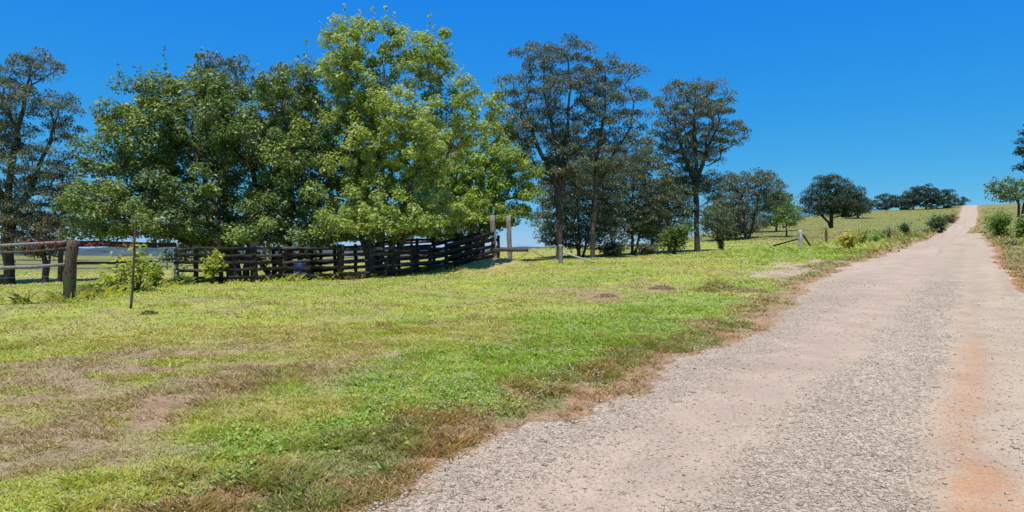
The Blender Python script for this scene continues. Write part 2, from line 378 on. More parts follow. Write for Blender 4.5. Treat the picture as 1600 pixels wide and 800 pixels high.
def road_mat():
    m, nt, N, Lk = newmat('gravel_road')
    out = N('ShaderNodeOutputMaterial'); p = N('ShaderNodeBsdfPrincipled'); p.inputs['Roughness'].default_value = 0.95; p.inputs['Specular IOR Level'].default_value = 0.12
    a = N('ShaderNodeAttribute'); a.attribute_name = 'Col'
    gr = N('ShaderNodeAttribute'); gr.attribute_name = 'gravel'
    g = N('ShaderNodeNewGeometry')
    vo = N('ShaderNodeTexVoronoi'); vo.inputs['Scale'].default_value = 55; vo.inputs['Randomness'].default_value = 1
    n0 = N('ShaderNodeTexNoise'); n0.inputs['Scale'].default_value = 30
    Lk(g.outputs['Position'], vo.inputs['Vector']); Lk(g.outputs['Position'], n0.inputs['Vector'])
    # stone tint from cell colour
    hs = N('ShaderNodeSeparateColor'); Lk(vo.outputs['Color'], hs.inputs[0])
    rp = N('ShaderNodeValToRGB'); cr = rp.color_ramp
    cr.elements[0].position = 0.0; cr.elements[0].color = (0.55, 0.5, 0.5, 1)
    cr.elements[1].position = 1.0; cr.elements[1].color = (1.4, 1.38, 1.36, 1)
    e = cr.elements.new(0.25); e.color = (0.8, 0.76, 0.76, 1)
    e = cr.elements.new(0.6); e.color = (1.05, 0.98, 0.95, 1)
    Lk(hs.outputs[0], rp.inputs['Fac'])
    mx = N('ShaderNodeMixRGB'); mx.blend_type = 'MIX'; mx.inputs[1].default_value = (1, 1, 1, 1)
    Lk(gr.outputs['Fac'], mx.inputs[0]); Lk(rp.outputs[0], mx.inputs[2])
    n1 = N('ShaderNodeTexNoise'); n1.inputs['Scale'].default_value = 45; n1.inputs['Detail'].default_value = 4; n1.inputs['Roughness'].default_value = 0.8
    n2 = N('ShaderNodeTexNoise'); n2.inputs['Scale'].default_value = 1.3; n2.inputs['Detail'].default_value = 7; n2.inputs['Roughness'].default_value = 0.65
    Lk(g.outputs['Position'], n1.inputs['Vector']); Lk(g.outputs['Position'], n2.inputs['Vector'])
    m1 = N('ShaderNodeMapRange'); m1.inputs[1].default_value = 0.3; m1.inputs[2].default_value = 0.7; m1.inputs[3].default_value = 0.72; m1.inputs[4].default_value = 1.22
    m2 = N('ShaderNodeMapRange'); m2.inputs[1].default_value = 0.3; m2.inputs[2].default_value = 0.7; m2.inputs[3].default_value = 0.86; m2.inputs[4].default_value = 1.12
    Lk(n1.outputs['Fac'], m1.inputs[0]); Lk(n2.outputs['Fac'], m2.inputs[0])
    mu = N('ShaderNodeMath'); mu.operation = 'MULTIPLY'; Lk(m1.outputs[0], mu.inputs[0]); Lk(m2.outputs[0], mu.inputs[1])
    vm = N('ShaderNodeVectorMath'); vm.operation = 'SCALE'; Lk(a.outputs['Color'], vm.inputs[0]); Lk(mu.outputs[0], vm.inputs['Scale'])
    v2 = N('ShaderNodeVectorMath'); v2.operation = 'MULTIPLY'; Lk(vm.outputs[0], v2.inputs[0]); Lk(mx.outputs[0], v2.inputs[1])
    Lk(v2.outputs[0], p.inputs['Base Color'])
    hm = N('ShaderNodeMath'); hm.operation = 'MULTIPLY'; Lk(vo.outputs['Distance'], hm.inputs[0]); Lk(gr.outputs['Fac'], hm.inputs[1])
    hs2 = N('ShaderNodeMath'); hs2.operation = 'SUBTRACT'; Lk(n1.outputs['Fac'], hs2.inputs[0]); Lk(hm.outputs[0], hs2.inputs[1])
    b = N('ShaderNodeBump'); b.inputs['Strength'].default_value = 0.35; b.inputs['Distance'].default_value = 0.015
    Lk(hs2.outputs[0], b.inputs['Height']); Lk(b.outputs[0], p.inputs['Normal'])
    Lk(p.outputs[0], out.inputs['Surface']); return m

M_GROUND = ground_mat(); M_ROAD = road_mat()
M_GRASS = leaf_mat('grass_blade', 0.35, 0.6, 0.25)
M_LEAF_D = leaf_mat('dark_glossy_leaf', 0.24, 0.5, 0.4)
M_LEAF_L = leaf_mat('light_green_leaf', 0.40, 0.5, 0.35)
M_LEAF_G = leaf_mat('gum_leaf', 0.2, 0.55, 0.35)
M_STONE = leaf_mat('road_stone', 0.0, 0.9, 0.15)
M_BARK_D = wood_mat('dark_bark', (0.035, 0.028, 0.022), (0.12, 0.10, 0.085), (5, 5, 1.0))
M_BARK_P = wood_mat('pale_bark', (0.10, 0.085, 0.07), (0.30, 0.26, 0.22), (4, 4, 0.8))
M_BARK_G = wood_mat('grey_bark', (0.030, 0.026, 0.020), (0.115, 0.098, 0.078), (5, 5, 0.9))
M_WOOD_D = wood_mat('shaded_weathered_timber', (0.013, 0.011, 0.008), (0.055, 0.046, 0.034), (3, 3, 6))  # weathered timber, blackened so the stockyard's shade sits in its colour
M_WOOD_D2 = wood_mat('greyed_dark_timber', (0.03, 0.027, 0.022), (0.12, 0.105, 0.085), (4, 4, 6))
M_WOOD_G = wood_mat('grey_weathered_timber', (0.13, 0.12, 0.105), (0.33, 0.30, 0.265), (9, 9, 1.0))
M_WOOD_W = wood_mat('pale_weathered_timber', (0.26, 0.25, 0.23), (0.55, 0.53, 0.49), (9, 9, 1.0))
M_WOOD_M = wood_mat('mossy_timber', (0.035, 0.024, 0.018), (0.17, 0.115, 0.085), (9, 9, 2.5), moss=(0.075, 0.095, 0.03))
M_WOOD_R = wood_mat('reddish_timber', (0.11, 0.05, 0.035), (0.24, 0.12, 0.09), (7, 7, 1.0))
M_WIRE = plain_mat('fence_wire', (0.22, 0.21, 0.20), 0.5, 0.2, 8, 0.4, 0.6)
M_BLUE = plain_mat('blue_plastic', (0.006, 0.03, 0.17), 0.5, 0.2, 4, 0.5)
M_BLACKP = plain_mat('black_plastic', (0.02, 0.022, 0.026), 0.4, 0.2, 4, 0.5)
M_HILL = plain_mat('far_woodland', (0.055, 0.085, 0.09), 0.95, 0.4, 0.02, 0.05)  # blue of distance haze put into the woodland colour
M_SHED = plain_mat('grey_metal_sheet', (0.30, 0.33, 0.37), 0.45, 0.12, 2, 0.4)

# ------------------------------------------------------------------ ground sheet
ang = np.concatenate([np.linspace(-180, -54, 40, endpoint=False), np.linspace(-54, 54, 620, endpoint=False), np.linspace(54, 180, 40, endpoint=False)])
rr = np.concatenate([[0.4, 0.9, 1.4], np.geomspace(1.9, 60, 250, endpoint=False), np.geomspace(60, 460, 130, endpoint=False), np.geomspace(460, 9000, 40)])
AA, RR = np.meshgrid(np.radians(ang), rr)
GX = (np.sin(AA) * RR).ravel(); GY = (np.cos(AA) * RR).ravel()
GZ = ground_z(GX, GY)
_ss, _tt = st(GX, GY); _dd = road_d(GX, GY)
GZ = GZ - 0.02 * smooth(-_dd, 0.05, 0.35) * (_ss < 430) * (_ss > -40)       # bed the road lies in
gc, gb, gw, gg = cover(GX, GY)
na, nr = len(ang), len(rr)
i = np.arange(nr - 1)[:, None] * na; j = np.arange(na)[None]; j2 = (j + 1) % na
Q = np.stack([i + j, i + na + j, i + na + j2, i + j2], -1).reshape(-1, 4)
V = np.stack([GX, GY, GZ], 1)
V = np.vstack([V, [[0, 0, gz(0, 0) - 0.02]]]); gc = np.vstack([gc, gc[:1]])
T0 = np.stack([np.full(na, len(V) - 1), np.arange(na), (np.arange(na) + 1) % na], -1)[:, [0, 2, 1]]
# the soil and thatch under the blades is a little browner than the blades
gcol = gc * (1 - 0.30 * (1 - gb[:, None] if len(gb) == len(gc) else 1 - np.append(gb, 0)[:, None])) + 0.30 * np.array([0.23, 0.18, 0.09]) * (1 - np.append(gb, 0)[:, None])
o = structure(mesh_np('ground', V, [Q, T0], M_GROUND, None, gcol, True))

# ------------------------------------------------------------------ road sheet
ssv = np.concatenate([np.arange(-30, 0, 0.5), np.arange(0, 30, 0.06), np.arange(30, 60, 0.2), np.arange(60, 432, 0.8)])
nt_ = 72
u = np.linspace(0, 1, nt_)
SS, UU = np.meshgrid(ssv, u, indexing='ij')
EL = edgeL(ssv)[:, None]; ER = edgeR(ssv)[:, None]
TT = EL + (ER - EL) * UU
RX, RY = xy(SS, TT); rx_, ry_ = RX.ravel(), RY.ravel()
RZ = ground_z(rx_, ry_).reshape(SS.shape)
RZ = RZ - 0.03 * ((UU == 0) | (UU == 1)) + 0.006
tt = TT.ravel(); s1 = SS.ravel()
SAND = np.array([0.45, 0.345, 0.225]); PINK = np.array([0.45, 0.335, 0.23]); GREYG = np.array([0.40, 0.335, 0.235]); CLAY = np.array([0.47, 0.245, 0.11]); BROWN = np.array([0.36, 0.26, 0.17])
nz = fbm(rx_ / 0.8, ry_ / 0.8, 121, 4) - 0.5; nzl = fbm(s1 * 0.12, tt * 1.2, 131, 4) - 0.5
tj = tt + nz * 0.5
fade = 1 - smooth(s1, 18, 42)
center = smooth(tj, -1.55, -1.15) * (1 - smooth(tj, -0.45, -0.2))
edge = 1 - smooth(tj, -2.7, -2.2)
gravel = np.clip(center + 0.75 * edge, 0, 1) * (0.35 + 0.65 * fade) + 0.3 * smooth(nz, -0.05, 0.25)
rut = np.exp(-((tj - 0.02) / 0.2) ** 2)
rc = np.repeat(SAND[None], len(tt), 0)
w = smooth(-tj, 0.9, 1.9)[:, None]; rc = rc * (1 - w) + PINK * w
w = (np.clip(gravel, 0, 1) * 0.8)[:, None]; rc = rc * (1 - w) + GREYG * w
w = (rut * (0.25 + 0.45 * fade) * smooth(nzl, -0.3, 0.2))[:, None]; rc = rc * (1 - w) + BROWN * w
cl = np.clip(np.exp(-((tj - 0.02) / 0.21) ** 2) * (1 - smooth(s1, 4.8, 6.8)) * 0.95 + np.exp(-((tj + 0.02) / 0.17) ** 2) * (0.25 + 0.75 * smooth(nzl, -0.15, 0.15)) * 0.62 * (1 - smooth(s1, 9, 19)), 0, 0.9) * (0.5 + 0.5 * smooth(fbm(rx_ / 0.13, ry_ / 0.13, 133, 4), 0.36, 0.6))
w = cl[:, None]; rc = rc * (1 - w) + CLAY * w
gravel = np.clip(gravel * (1 - 0.7 * cl) * (1 - 0.6 * rut), 0, 1)
de = np.minimum(tt - np.repeat(EL, nt_, 1).ravel(), np.repeat(ER, nt_, 1).ravel() - tt)
w = ((1 - smooth(de + nz * 0.5, 0.0, 0.22)) * 0.7)[:, None]; rc = rc * (1 - w) + np.array([0.44, 0.27, 0.16]) * w
w = (smooth(s1, 100, 200) * 0.3)[:, None]; rc = rc * (1 - w) + np.array([0.46, 0.355, 0.245]) * w
rc *= (1 + 0.22 * nzl + 0.14 * nz)[:, None]
trk = (np.exp(-((tt + 1.75 + 0.12 * np.sin(s1 * .35)) / 0.14) ** 2) + np.exp(-((tt - 0.9 + 0.1 * np.sin(s1 * .3)) / 0.12) ** 2)) * smooth(nzl, -0.15, 0.15)
rc *= (1 - 0.16 * trk)[:, None]
ns_ = len(ssv)
i = np.arange(ns_ - 1)[:, None] * nt_; j = np.arange(nt_ - 1)[None]
Q = np.stack([i + j, i + j + 1, i + nt_ + j + 1, i + nt_ + j], -1).reshape(-1, 4)
structure(mesh_np('gravel_road', np.stack([rx_, ry_, RZ.ravel()], 1), Q, M_ROAD, None, rc, True, {'gravel': gravel}))

# loose stones on the road
def polar_samples(nn, r0, r1, a, power):
    q = rng.random(nn)
    if abs(power - 1) < 1e-6: r = r0 * (r1 / r0) ** q
    else:
        e = 1 - power; r = (r0 ** e + q * (r1 ** e - r0 ** e)) ** (1 / e)
    th = np.radians(rng.uniform(-a, a, nn)); return np.sin(th) * r, np.cos(th) * r, r
X, Y, R = polar_samples(330000, 2.2, 26, 50, 0.85)
s_, t_ = st(X, Y); d = road_d(X, Y)
nzs = (fbm(X / 0.8, Y / 0.8, 121, 4) - 0.5); tjs = t_ + nzs * 0.5
dens = np.clip(smooth(tjs, -1.6, -1.1) * (1 - smooth(tjs, -0.5, -0.15)) * 0.85 + 0.6 * (1 - smooth(tjs, -2.8, -2.0)) + 0.20 * smooth(nzs, -0.2, 0.15) + 0.06 + 0.10 * np.exp(-((tjs - 0.45) / 0.18) ** 2), 0, 1)
dens = dens * np.where(d < 0, 1, 0) + 0.10 * (d >= 0) * (d < 0.25)
k = rng.random(len(X)) < dens
X, Y, R = X[k], Y[k], R[k]; m_ = len(X)
Zs = ground_z(X, Y) + 0.006
sz = np.clip(rng.lognormal(math.log(0.0056), 0.42, m_), 0.003, 0.022) * (1 + R / 40)
oct_ = np.array([(1, 0, 0), (-1, 0, 0), (0, 1, 0), (0, -1, 0), (0, 0, 0.55), (0, 0, -0.5)], float)
of = np.array([(0, 2, 4), (2, 1, 4), (1, 3, 4), (3, 0, 4), (2, 0, 5), (1, 2, 5), (3, 1, 5), (0, 3, 5)])
V = oct_[None] * (sz[:, None, None] * rng.uniform(0.65, 1.35, (m_, 6, 1)))
V = V + rng.normal(0, 1, V.shape) * sz[:, None, None] * 0.22
th = rng.uniform(0, 6.28, m_); c_, n_ = np.cos(th)[:, None], np.sin(th)[:, None]
V = np.stack([V[..., 0] * c_ - V[..., 1] * n_, V[..., 0] * n_ + V[..., 1] * c_, V[..., 2]], -1)
V += np.stack([X, Y, Zs + sz * 0.15], 1)[:, None]
pal = np.array([(0.45, 0.375, 0.275), (0.37, 0.305, 0.225), (0.49, 0.42, 0.315), (0.31, 0.25, 0.185), (0.47, 0.35, 0.24), (0.55, 0.48, 0.38), (0.39, 0.315, 0.235)])
sc_ = pal[rng.choice(len(pal), m_, p=[.28, .2, .16, .1, .12, .06, .08])] * np.array([0.90, 0.88, 0.83]) * rng.uniform(0.85, 1.15, (m_, 1))
FC = (of[None] + (np.arange(m_) * 6)[:, None, None]).reshape(-1, 3)
stuff(mesh_np('gravel', V.reshape(-1, 3), FC, M_STONE, None, np.repeat(sc_, 6, 0)), 'loose grey and pink gravel stones strewn over the road', 'gravel')

# ------------------------------------------------------------------ grass
FL = [hit(-60, 482), hit(106, 478), hit(276, 448), hit(484, 440), hit(612, 433), hit(697, 424)]
def fence_d(X, Y):
    d = np.full(len(X), 1e9)
    for (a0, b0), (a1, b1) in zip(FL[:-1], FL[1:]):
        L2 = (a1 - a0) ** 2 + (b1 - b0) ** 2; q = np.clip(((X - a0) * (a1 - a0) + (Y - b0) * (b1 - b0)) / L2, 0, 1)
        d = np.minimum(d, np.hypot(X - a0 - q * (a1 - a0), Y - b0 - q * (b1 - b0)))
    return d
def blades(nn, r0, r1, power, per, a=50, wscale=1.0):
    X, Y, R = polar_samples(nn, r0, r1, a, power)
    d = road_d(X, Y)
    s_, t_ = st(X, Y)
    k = (d > 0.0) | ((d > -0.22) & (rng.random(nn) < 0.10)); X, Y, R, d = X[k], Y[k], R[k], d[k]
    c, bare, weed, green = cover(X, Y)
    k = rng.random(len(X)) > np.clip(bare * 1.02, 0, 0.97)
    X, Y, R, c, bare, weed, green, d = X[k], Y[k], R[k], c[k], bare[k], weed[k], green[k], d[k]
    clump = smooth(fbm(X / 0.28, Y / 0.28, 141, 3), 0.35, 0.7)
    big = smooth(fbm(X / 1.4 + 7, Y / 1.4, 151, 3), 0.5, 0.75)
    H = 0.020 + 0.026 * clump + 0.026 * big + 0.028 * weed * clump - 0.02 * bare
    H = H * (1 + 0.5 * smooth(R, 22, 60)) + 0.27 * np.exp(-(fence_d(X, Y) / 0.5) ** 2) * clump
    H = H + 0.03 * smooth(fbm(X / 1.2, Y / 1.2, 191, 3), 0.60, 0.8) * (1 - weed) * (R > 12)
    H = H + (0.30 * smooth(R, 42, 60) * (1 - smooth(d, 7, 12)) + 0.12 * smooth(R, 70, 120)) * smooth(fbm(X / 1.6, Y / 1.6, 193, 3), 0.42, 0.72)
    m_ = len(X)
    X = np.repeat(X, per); Y = np.repeat(Y, per); R = np.repeat(R, per); H = np.repeat(H, per); c = np.repeat(c, per, 0); green = np.repeat(green, per); weed = np.repeat(weed, per)
    X = X + rng.normal(0, 0.012, len(X)) * (1 + R / 8); Y = Y + rng.normal(0, 0.012, len(X)) * (1 + R / 8)
    Z = ground_z(X, Y) - 0.004
    H = np.maximum(H * rng.uniform(0.45, 1.35, len(X)), 0.012)
    wd = (0.0035 + 0.0032 * rng.random(len(X))) * np.maximum(1, R / 6.5) * wscale
    wd = np.where(green > 0.5, wd * 1.35, wd)
    az = rng.uniform(0, 2 * np.pi, len(X)); lean = rng.uniform(0.6, 2.2, len(X))
    dx, dy = np.cos(az), np.sin(az)
    px_, py_ = -dy, dx
    b = np.stack([X, Y, Z], 1)
    ws = np.stack([px_ * wd, py_ * wd, np.zeros_like(wd)], 1)
    tip = b + np.stack([dx * H * lean, dy * H * lean, H], 1)
    mid = b + np.stack([dx * H * lean * 0.42, dy * H * lean * 0.42, H * 0.62], 1)
    V = np.stack([b - ws, b + ws, mid + ws * 0.75, tip, mid - ws * 0.75], 1)
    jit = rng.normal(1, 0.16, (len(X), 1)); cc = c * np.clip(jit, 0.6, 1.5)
    st_ = rng.random(len(X)) < (0.20 - 0.13 * green)
    cc[st_] = np.array([0.46, 0.38, 0.19]) * rng.uniform(0.7, 1.15, (int(st_.sum()), 1))
    cc[:, 0] *= rng.normal(1, 0.10, len(X))
    nb = len(X)
    return V.reshape(-1, 3), (np.arange(nb) * 5)[:, None] + np.arange(5)[None], np.clip(np.repeat(cc, 5, 0), 0.01, 0.9)
parts = [blades(150000, 1.9, 14, 0.55, 3), blades(120000, 10, 48, 0.6, 2), blades(46000, 40, 110, 0.8, 1, 46, 1.3), blades(40000, 90, 300, 0.5, 1, 46, 1.1)]
off = 0; VV, FF, CC = [], [], []
for V, Fq, c in parts: VV.append(V); FF.append(Fq + off); CC.append(c); off += len(V)
stuff(mesh_np('grass', np.vstack(VV), np.vstack(FF), M_GRASS, None, np.vstack(CC)), 'short patchy green and straw coloured grass beside the road', 'grass')

# broad-leaved clover with white flower heads
X, Y, R = polar_samples(160000, 2.2, 26, 48, 0.7)
c, bare, weed, green = cover(X, Y)
k = (road_d(X, Y) > 0.3) & (rng.random(len(X)) < green * smooth(fbm(X / 0.5, Y / 0.5, 161, 3), 0.42, 0.62) * 0.9 + 0.02 * (bare < 0.2))
X, Y, R = X[k], Y[k], R[k]; m_ = len(X)
Z = ground_z(X, Y) + rng.uniform(0.015, 0.075, m_)
sz = rng.uniform(0.008, 0.017, m_) * np.maximum(1, R / 9)
az = rng.uniform(0, 6.28, m_); tx = rng.normal(0, 0.35, m_); ty = rng.normal(0, 0.35, m_)
q = np.array([(1, 0), (0.3, 0.8), (-0.8, 0.6), (-0.8, -0.6), (0.3, -0.8)])
lx = q[None, :, 0] * np.cos(az)[:, None] - q[None, :, 1] * np.sin(az)[:, None]; ly = q[None, :, 0] * np.sin(az)[:, None] + q[None, :, 1] * np.cos(az)[:, None]
V = np.stack([X[:, None] + lx * sz[:, None], Y[:, None] + ly * sz[:, None], Z[:, None] + (lx * tx[:, None] + ly * ty[:, None]) * sz[:, None]], -1).reshape(-1, 3)
cc = np.array([0.26, 0.37, 0.07]) * np.clip(rng.normal(1, 0.22, (m_, 1)), 0.5, 1.7); cc[:, 0] *= rng.uniform(0.7, 1.6, m_)
stuff(mesh_np('clover', V, (np.arange(m_) * 5)[:, None] + np.arange(5)[None], M_GRASS, None, np.repeat(cc, 5, 0)), 'low dark green clover leaves spread through the lush strip', 'clover')
X, Y, R = polar_samples(70000, 3, 30, 46, 0.6)
c, bare, weed, green = cover(X, Y)
k = (road_d(X, Y) > 0.5) & (rng.random(len(X)) < green * smooth(fbm(X / 0.9, Y / 0.9, 171, 3), 0.45, 0.62) * 0.55)
X, Y, R = X[k], Y[k], R[k]; m_ = len(X); Z = ground_z(X, Y) + rng.uniform(0.05, 0.09, m_); sz = rng.uniform(0.006, 0.011, m_) * np.maximum(1, R / 12)
V = oct_[None] * sz[:, None, None] + np.stack([X, Y, Z], 1)[:, None]
cc = np.array([0.68, 0.62, 0.50]) * rng.uniform(0.7, 1.1, (m_, 1))
stuff(mesh_np('clover_flowers', V.reshape(-1, 3), (of[None] + (np.arange(m_) * 6)[:, None, None]).reshape(-1, 3), M_STONE, None, np.repeat(cc, 6, 0)), 'tiny white clover flower heads dotted over the lush strip', 'flowers')

# ------------------------------------------------------------------ trees
def leaf_quads(C, size, aspect, nrm, droop, r):
    """diamond leaves, slightly folded, at centres C"""
    m_ = len(C)
    nrm = nrm / (np.linalg.norm(nrm, axis=1)[:, None] + 1e-9)
    d = r.normal(0, 1, (m_, 3)); d[:, 2] -= droop
    d -= nrm * (d * nrm).sum(1)[:, None]; d /= np.linalg.norm(d, axis=1)[:, None] + 1e-9
    sd = np.cross(nrm, d)
    L = size * np.clip(r.lognormal(-0.05, 0.33, m_), 0.4, 1.9); Wd = L * aspect * r.uniform(0.8, 1.2, m_)
    a = C - d * (L * 0.5)[:, None]; b = C + d * (L * 0.5)[:, None]
    mid = C + nrm * (L * 0.10)[:, None] - d * (L * 0.05)[:, None]
    l = mid + sd * (Wd * 0.5)[:, None]; rr_ = mid - sd * (Wd * 0.5)[:, None]
    V = np.stack([a, rr_, b, l], 1).reshape(-1, 3)
    return V, (np.arange(m_) * 4)[:, None] + np.arange(4)[None]

def skeleton(trunks, targets, r_base, r_tip, r, upbias=0.35, expo=0.55):
    """grow limbs from trunk polylines to the clump centres; returns node positions, parents, radii"""
    pos = []; par = []; plen = []
    for tr in trunks:
        last = -1; L = 0
        tr = np.asarray(tr, float)
        for k in range(len(tr) - 1):
            seg = 4
            for q in range(seg if k < len(tr) - 2 else seg + 1):
                p = tr[k] + (tr[k + 1] - tr[k]) * q / seg
                if 0 < q or k > 0: p = p + r.normal(0, 0.012, 3) * (np.linalg.norm(tr[-1] - tr[0]) * 0.35)
                if last >= 0: L += np.linalg.norm(p - pos[last])
                pos.append(p); par.append(last); plen.append(L); last = len(pos) - 1
    ntrunk = len(pos)
    c0 = np.mean([t[0] for t in trunks], axis=0)
    order = np.argsort(np.linalg.norm(targets - c0, axis=1))
    leafnode = np.zeros(len(targets), int)
    cap = ntrunk + len(targets) * 4 + 4
    PA = np.zeros((cap, 3)); PA[:ntrunk] = pos; PL = np.zeros(cap); PL[:ntrunk] = plen
    zlow = min(t[0][2] for t in trunks); hgt = max(targets[:, 2].max() - zlow, 1)
    nn = ntrunk
    for ti in order:
        p = targets[ti]
        dv = p - PA[:nn]; dist = np.linalg.norm(dv, axis=1)
        cost = dist + 0.30 * PL[:nn] + 1.2 * np.maximum(0, PA[:nn, 2] - p[2] + 0.15 * dist) + 3.0 * hgt * ((PA[:nn, 2] - zlow) < 0.10 * hgt)
        b = int(np.argmin(cost)); L = dist[b]
        k = 3 if L > 0.5 else 2
        prev = b
        for q in range(1, k + 1):
            f = q / k
            x = PA[b] + (p - PA[b]) * f
            x = x + np.array([0, 0, 1]) * (upbias * L * 0.35 * math.sin(math.pi * f) * -0.35 + 0) + r.normal(0, 0.05, 3) * L * (f < 1)
            PA[nn] = x; par.append(prev); PL[nn] = PL[prev] + np.linalg.norm(x - PA[prev]); prev = nn; nn += 1
        leafnode[ti] = prev
    PA = PA[:nn]; par = np.array(par)
    cnt = np.zeros(nn); cnt[leafnode] += 1
    for k in range(nn - 1, -1, -1):
        if par[k] >= 0: cnt[par[k]] += cnt[k]
    rad = r_tip * np.maximum(cnt, 0.6) ** expo
    nr_ = max(rad[par == -1].max(), 1e-6)
    rad = r_tip + (rad - r_tip) * (r_base - r_tip) / max(nr_ - r_tip, 1e-6)
    for k in range(nn):
        if par[k] >= 0: rad[k] = min(rad[k], rad[par[k]])
    zb = np.minimum(PA[:, 2] - zlow, 0.8)
    rad[:ntrunk] *= 1 + 0.35 * (1 - zb[:ntrunk] / 0.8) ** 2
    return PA, par, rad, leafnode

def skel_mesh(name, PA, par, rad, mat, parent, sides=7):
    nn = len(PA); T = np.zeros((nn, 3)); child = {}
    for k in range(nn):
        if par[k] >= 0: child.setdefault(par[k], []).append(k)
    for k in range(nn):
        d = np.zeros(3)
        if par[k] >= 0:
            e = PA[k] - PA[par[k]]; d = d + e / (np.linalg.norm(e) + 1e-9)
        if k in child:
            mc = max(child[k], key=lambda q: rad[q]); e = PA[mc] - PA[k]; d = d + e / (np.linalg.norm(e) + 1e-9)
        T[k] = d / (np.linalg.norm(d) + 1e-9)
    ref = np.where((np.abs(T[:, 1:2]) < 0.75), np.array([[0.13, 0.98, 0.1]]), np.array([[1.0, 0.1, 0.15]]))
    Aa = np.cross(T, ref); Aa /= np.linalg.norm(Aa, axis=1)[:, None] + 1e-9; Bb = np.cross(T, Aa)
    th = np.linspace(0, 2 * np.pi, sides, endpoint=False)
    ring = np.cos(th)[None, :, None] * Aa[:, None] + np.sin(th)[None, :, None] * Bb[:, None]
    ks = np.where(par >= 0)[0]; ps = par[ks]
    r0 = np.minimum(rad[ps], rad[ks] * 1.35)
    V = np.concatenate([PA[ps][:, None] + ring[ps] * r0[:, None, None], PA[ks][:, None] + ring[ks] * rad[ks][:, None, None]], 1).reshape(-1, 3)
    b = (np.arange(len(ks)) * 2 * sides)[:, None]; j = np.arange(sides)[None]; j2 = (j + 1) % sides
    Q = np.stack([b + j, b + j2, b + sides + j2, b + sides + j], -1).reshape(-1, 4)
    return mesh_np(name, V, Q, mat, parent, None, True)

def sample_lobes(lobes, spacing, r, shell=0.55):
    """clump centres spread through ellipsoid lobes, thicker near the outside, at least 'spacing' apart"""
    vol = np.array([l[3] * l[4] * l[5] for l in lobes]); want = int(vol.sum() * 4.2 / spacing ** 3 * 4.0) + 100
    idx = r.choice(len(lobes), want, p=vol / vol.sum())
    lb = np.array(lobes)[idx]
    d = r.normal(0, 1, (want, 3)); d /= np.linalg.norm(d, axis=1)[:, None]
    rad = r.random(want) ** (shell / 1.65)
    C = lb[:, :3] + d * rad[:, None] * lb[:, 3:6] * 0.96
    cell = {}; out = []
    for p in C:
        k = tuple(np.floor(p / spacing).astype(int)); ok = True
        for a in (-1, 0, 1):
            for b in (-1, 0, 1):
                for c in (-1, 0, 1):
                    for q in cell.get((k[0] + a, k[1] + b, k[2] + c), ()):
                        if (q[0] - p[0]) ** 2 + (q[1] - p[1]) ** 2 + (q[2] - p[2]) ** 2 < spacing * spacing: ok = False; break
                    if not ok: break
                if not ok: break
            if not ok: break
        if ok: cell.setdefault(k, []).append(p); out.append(p)
    return np.array(out)

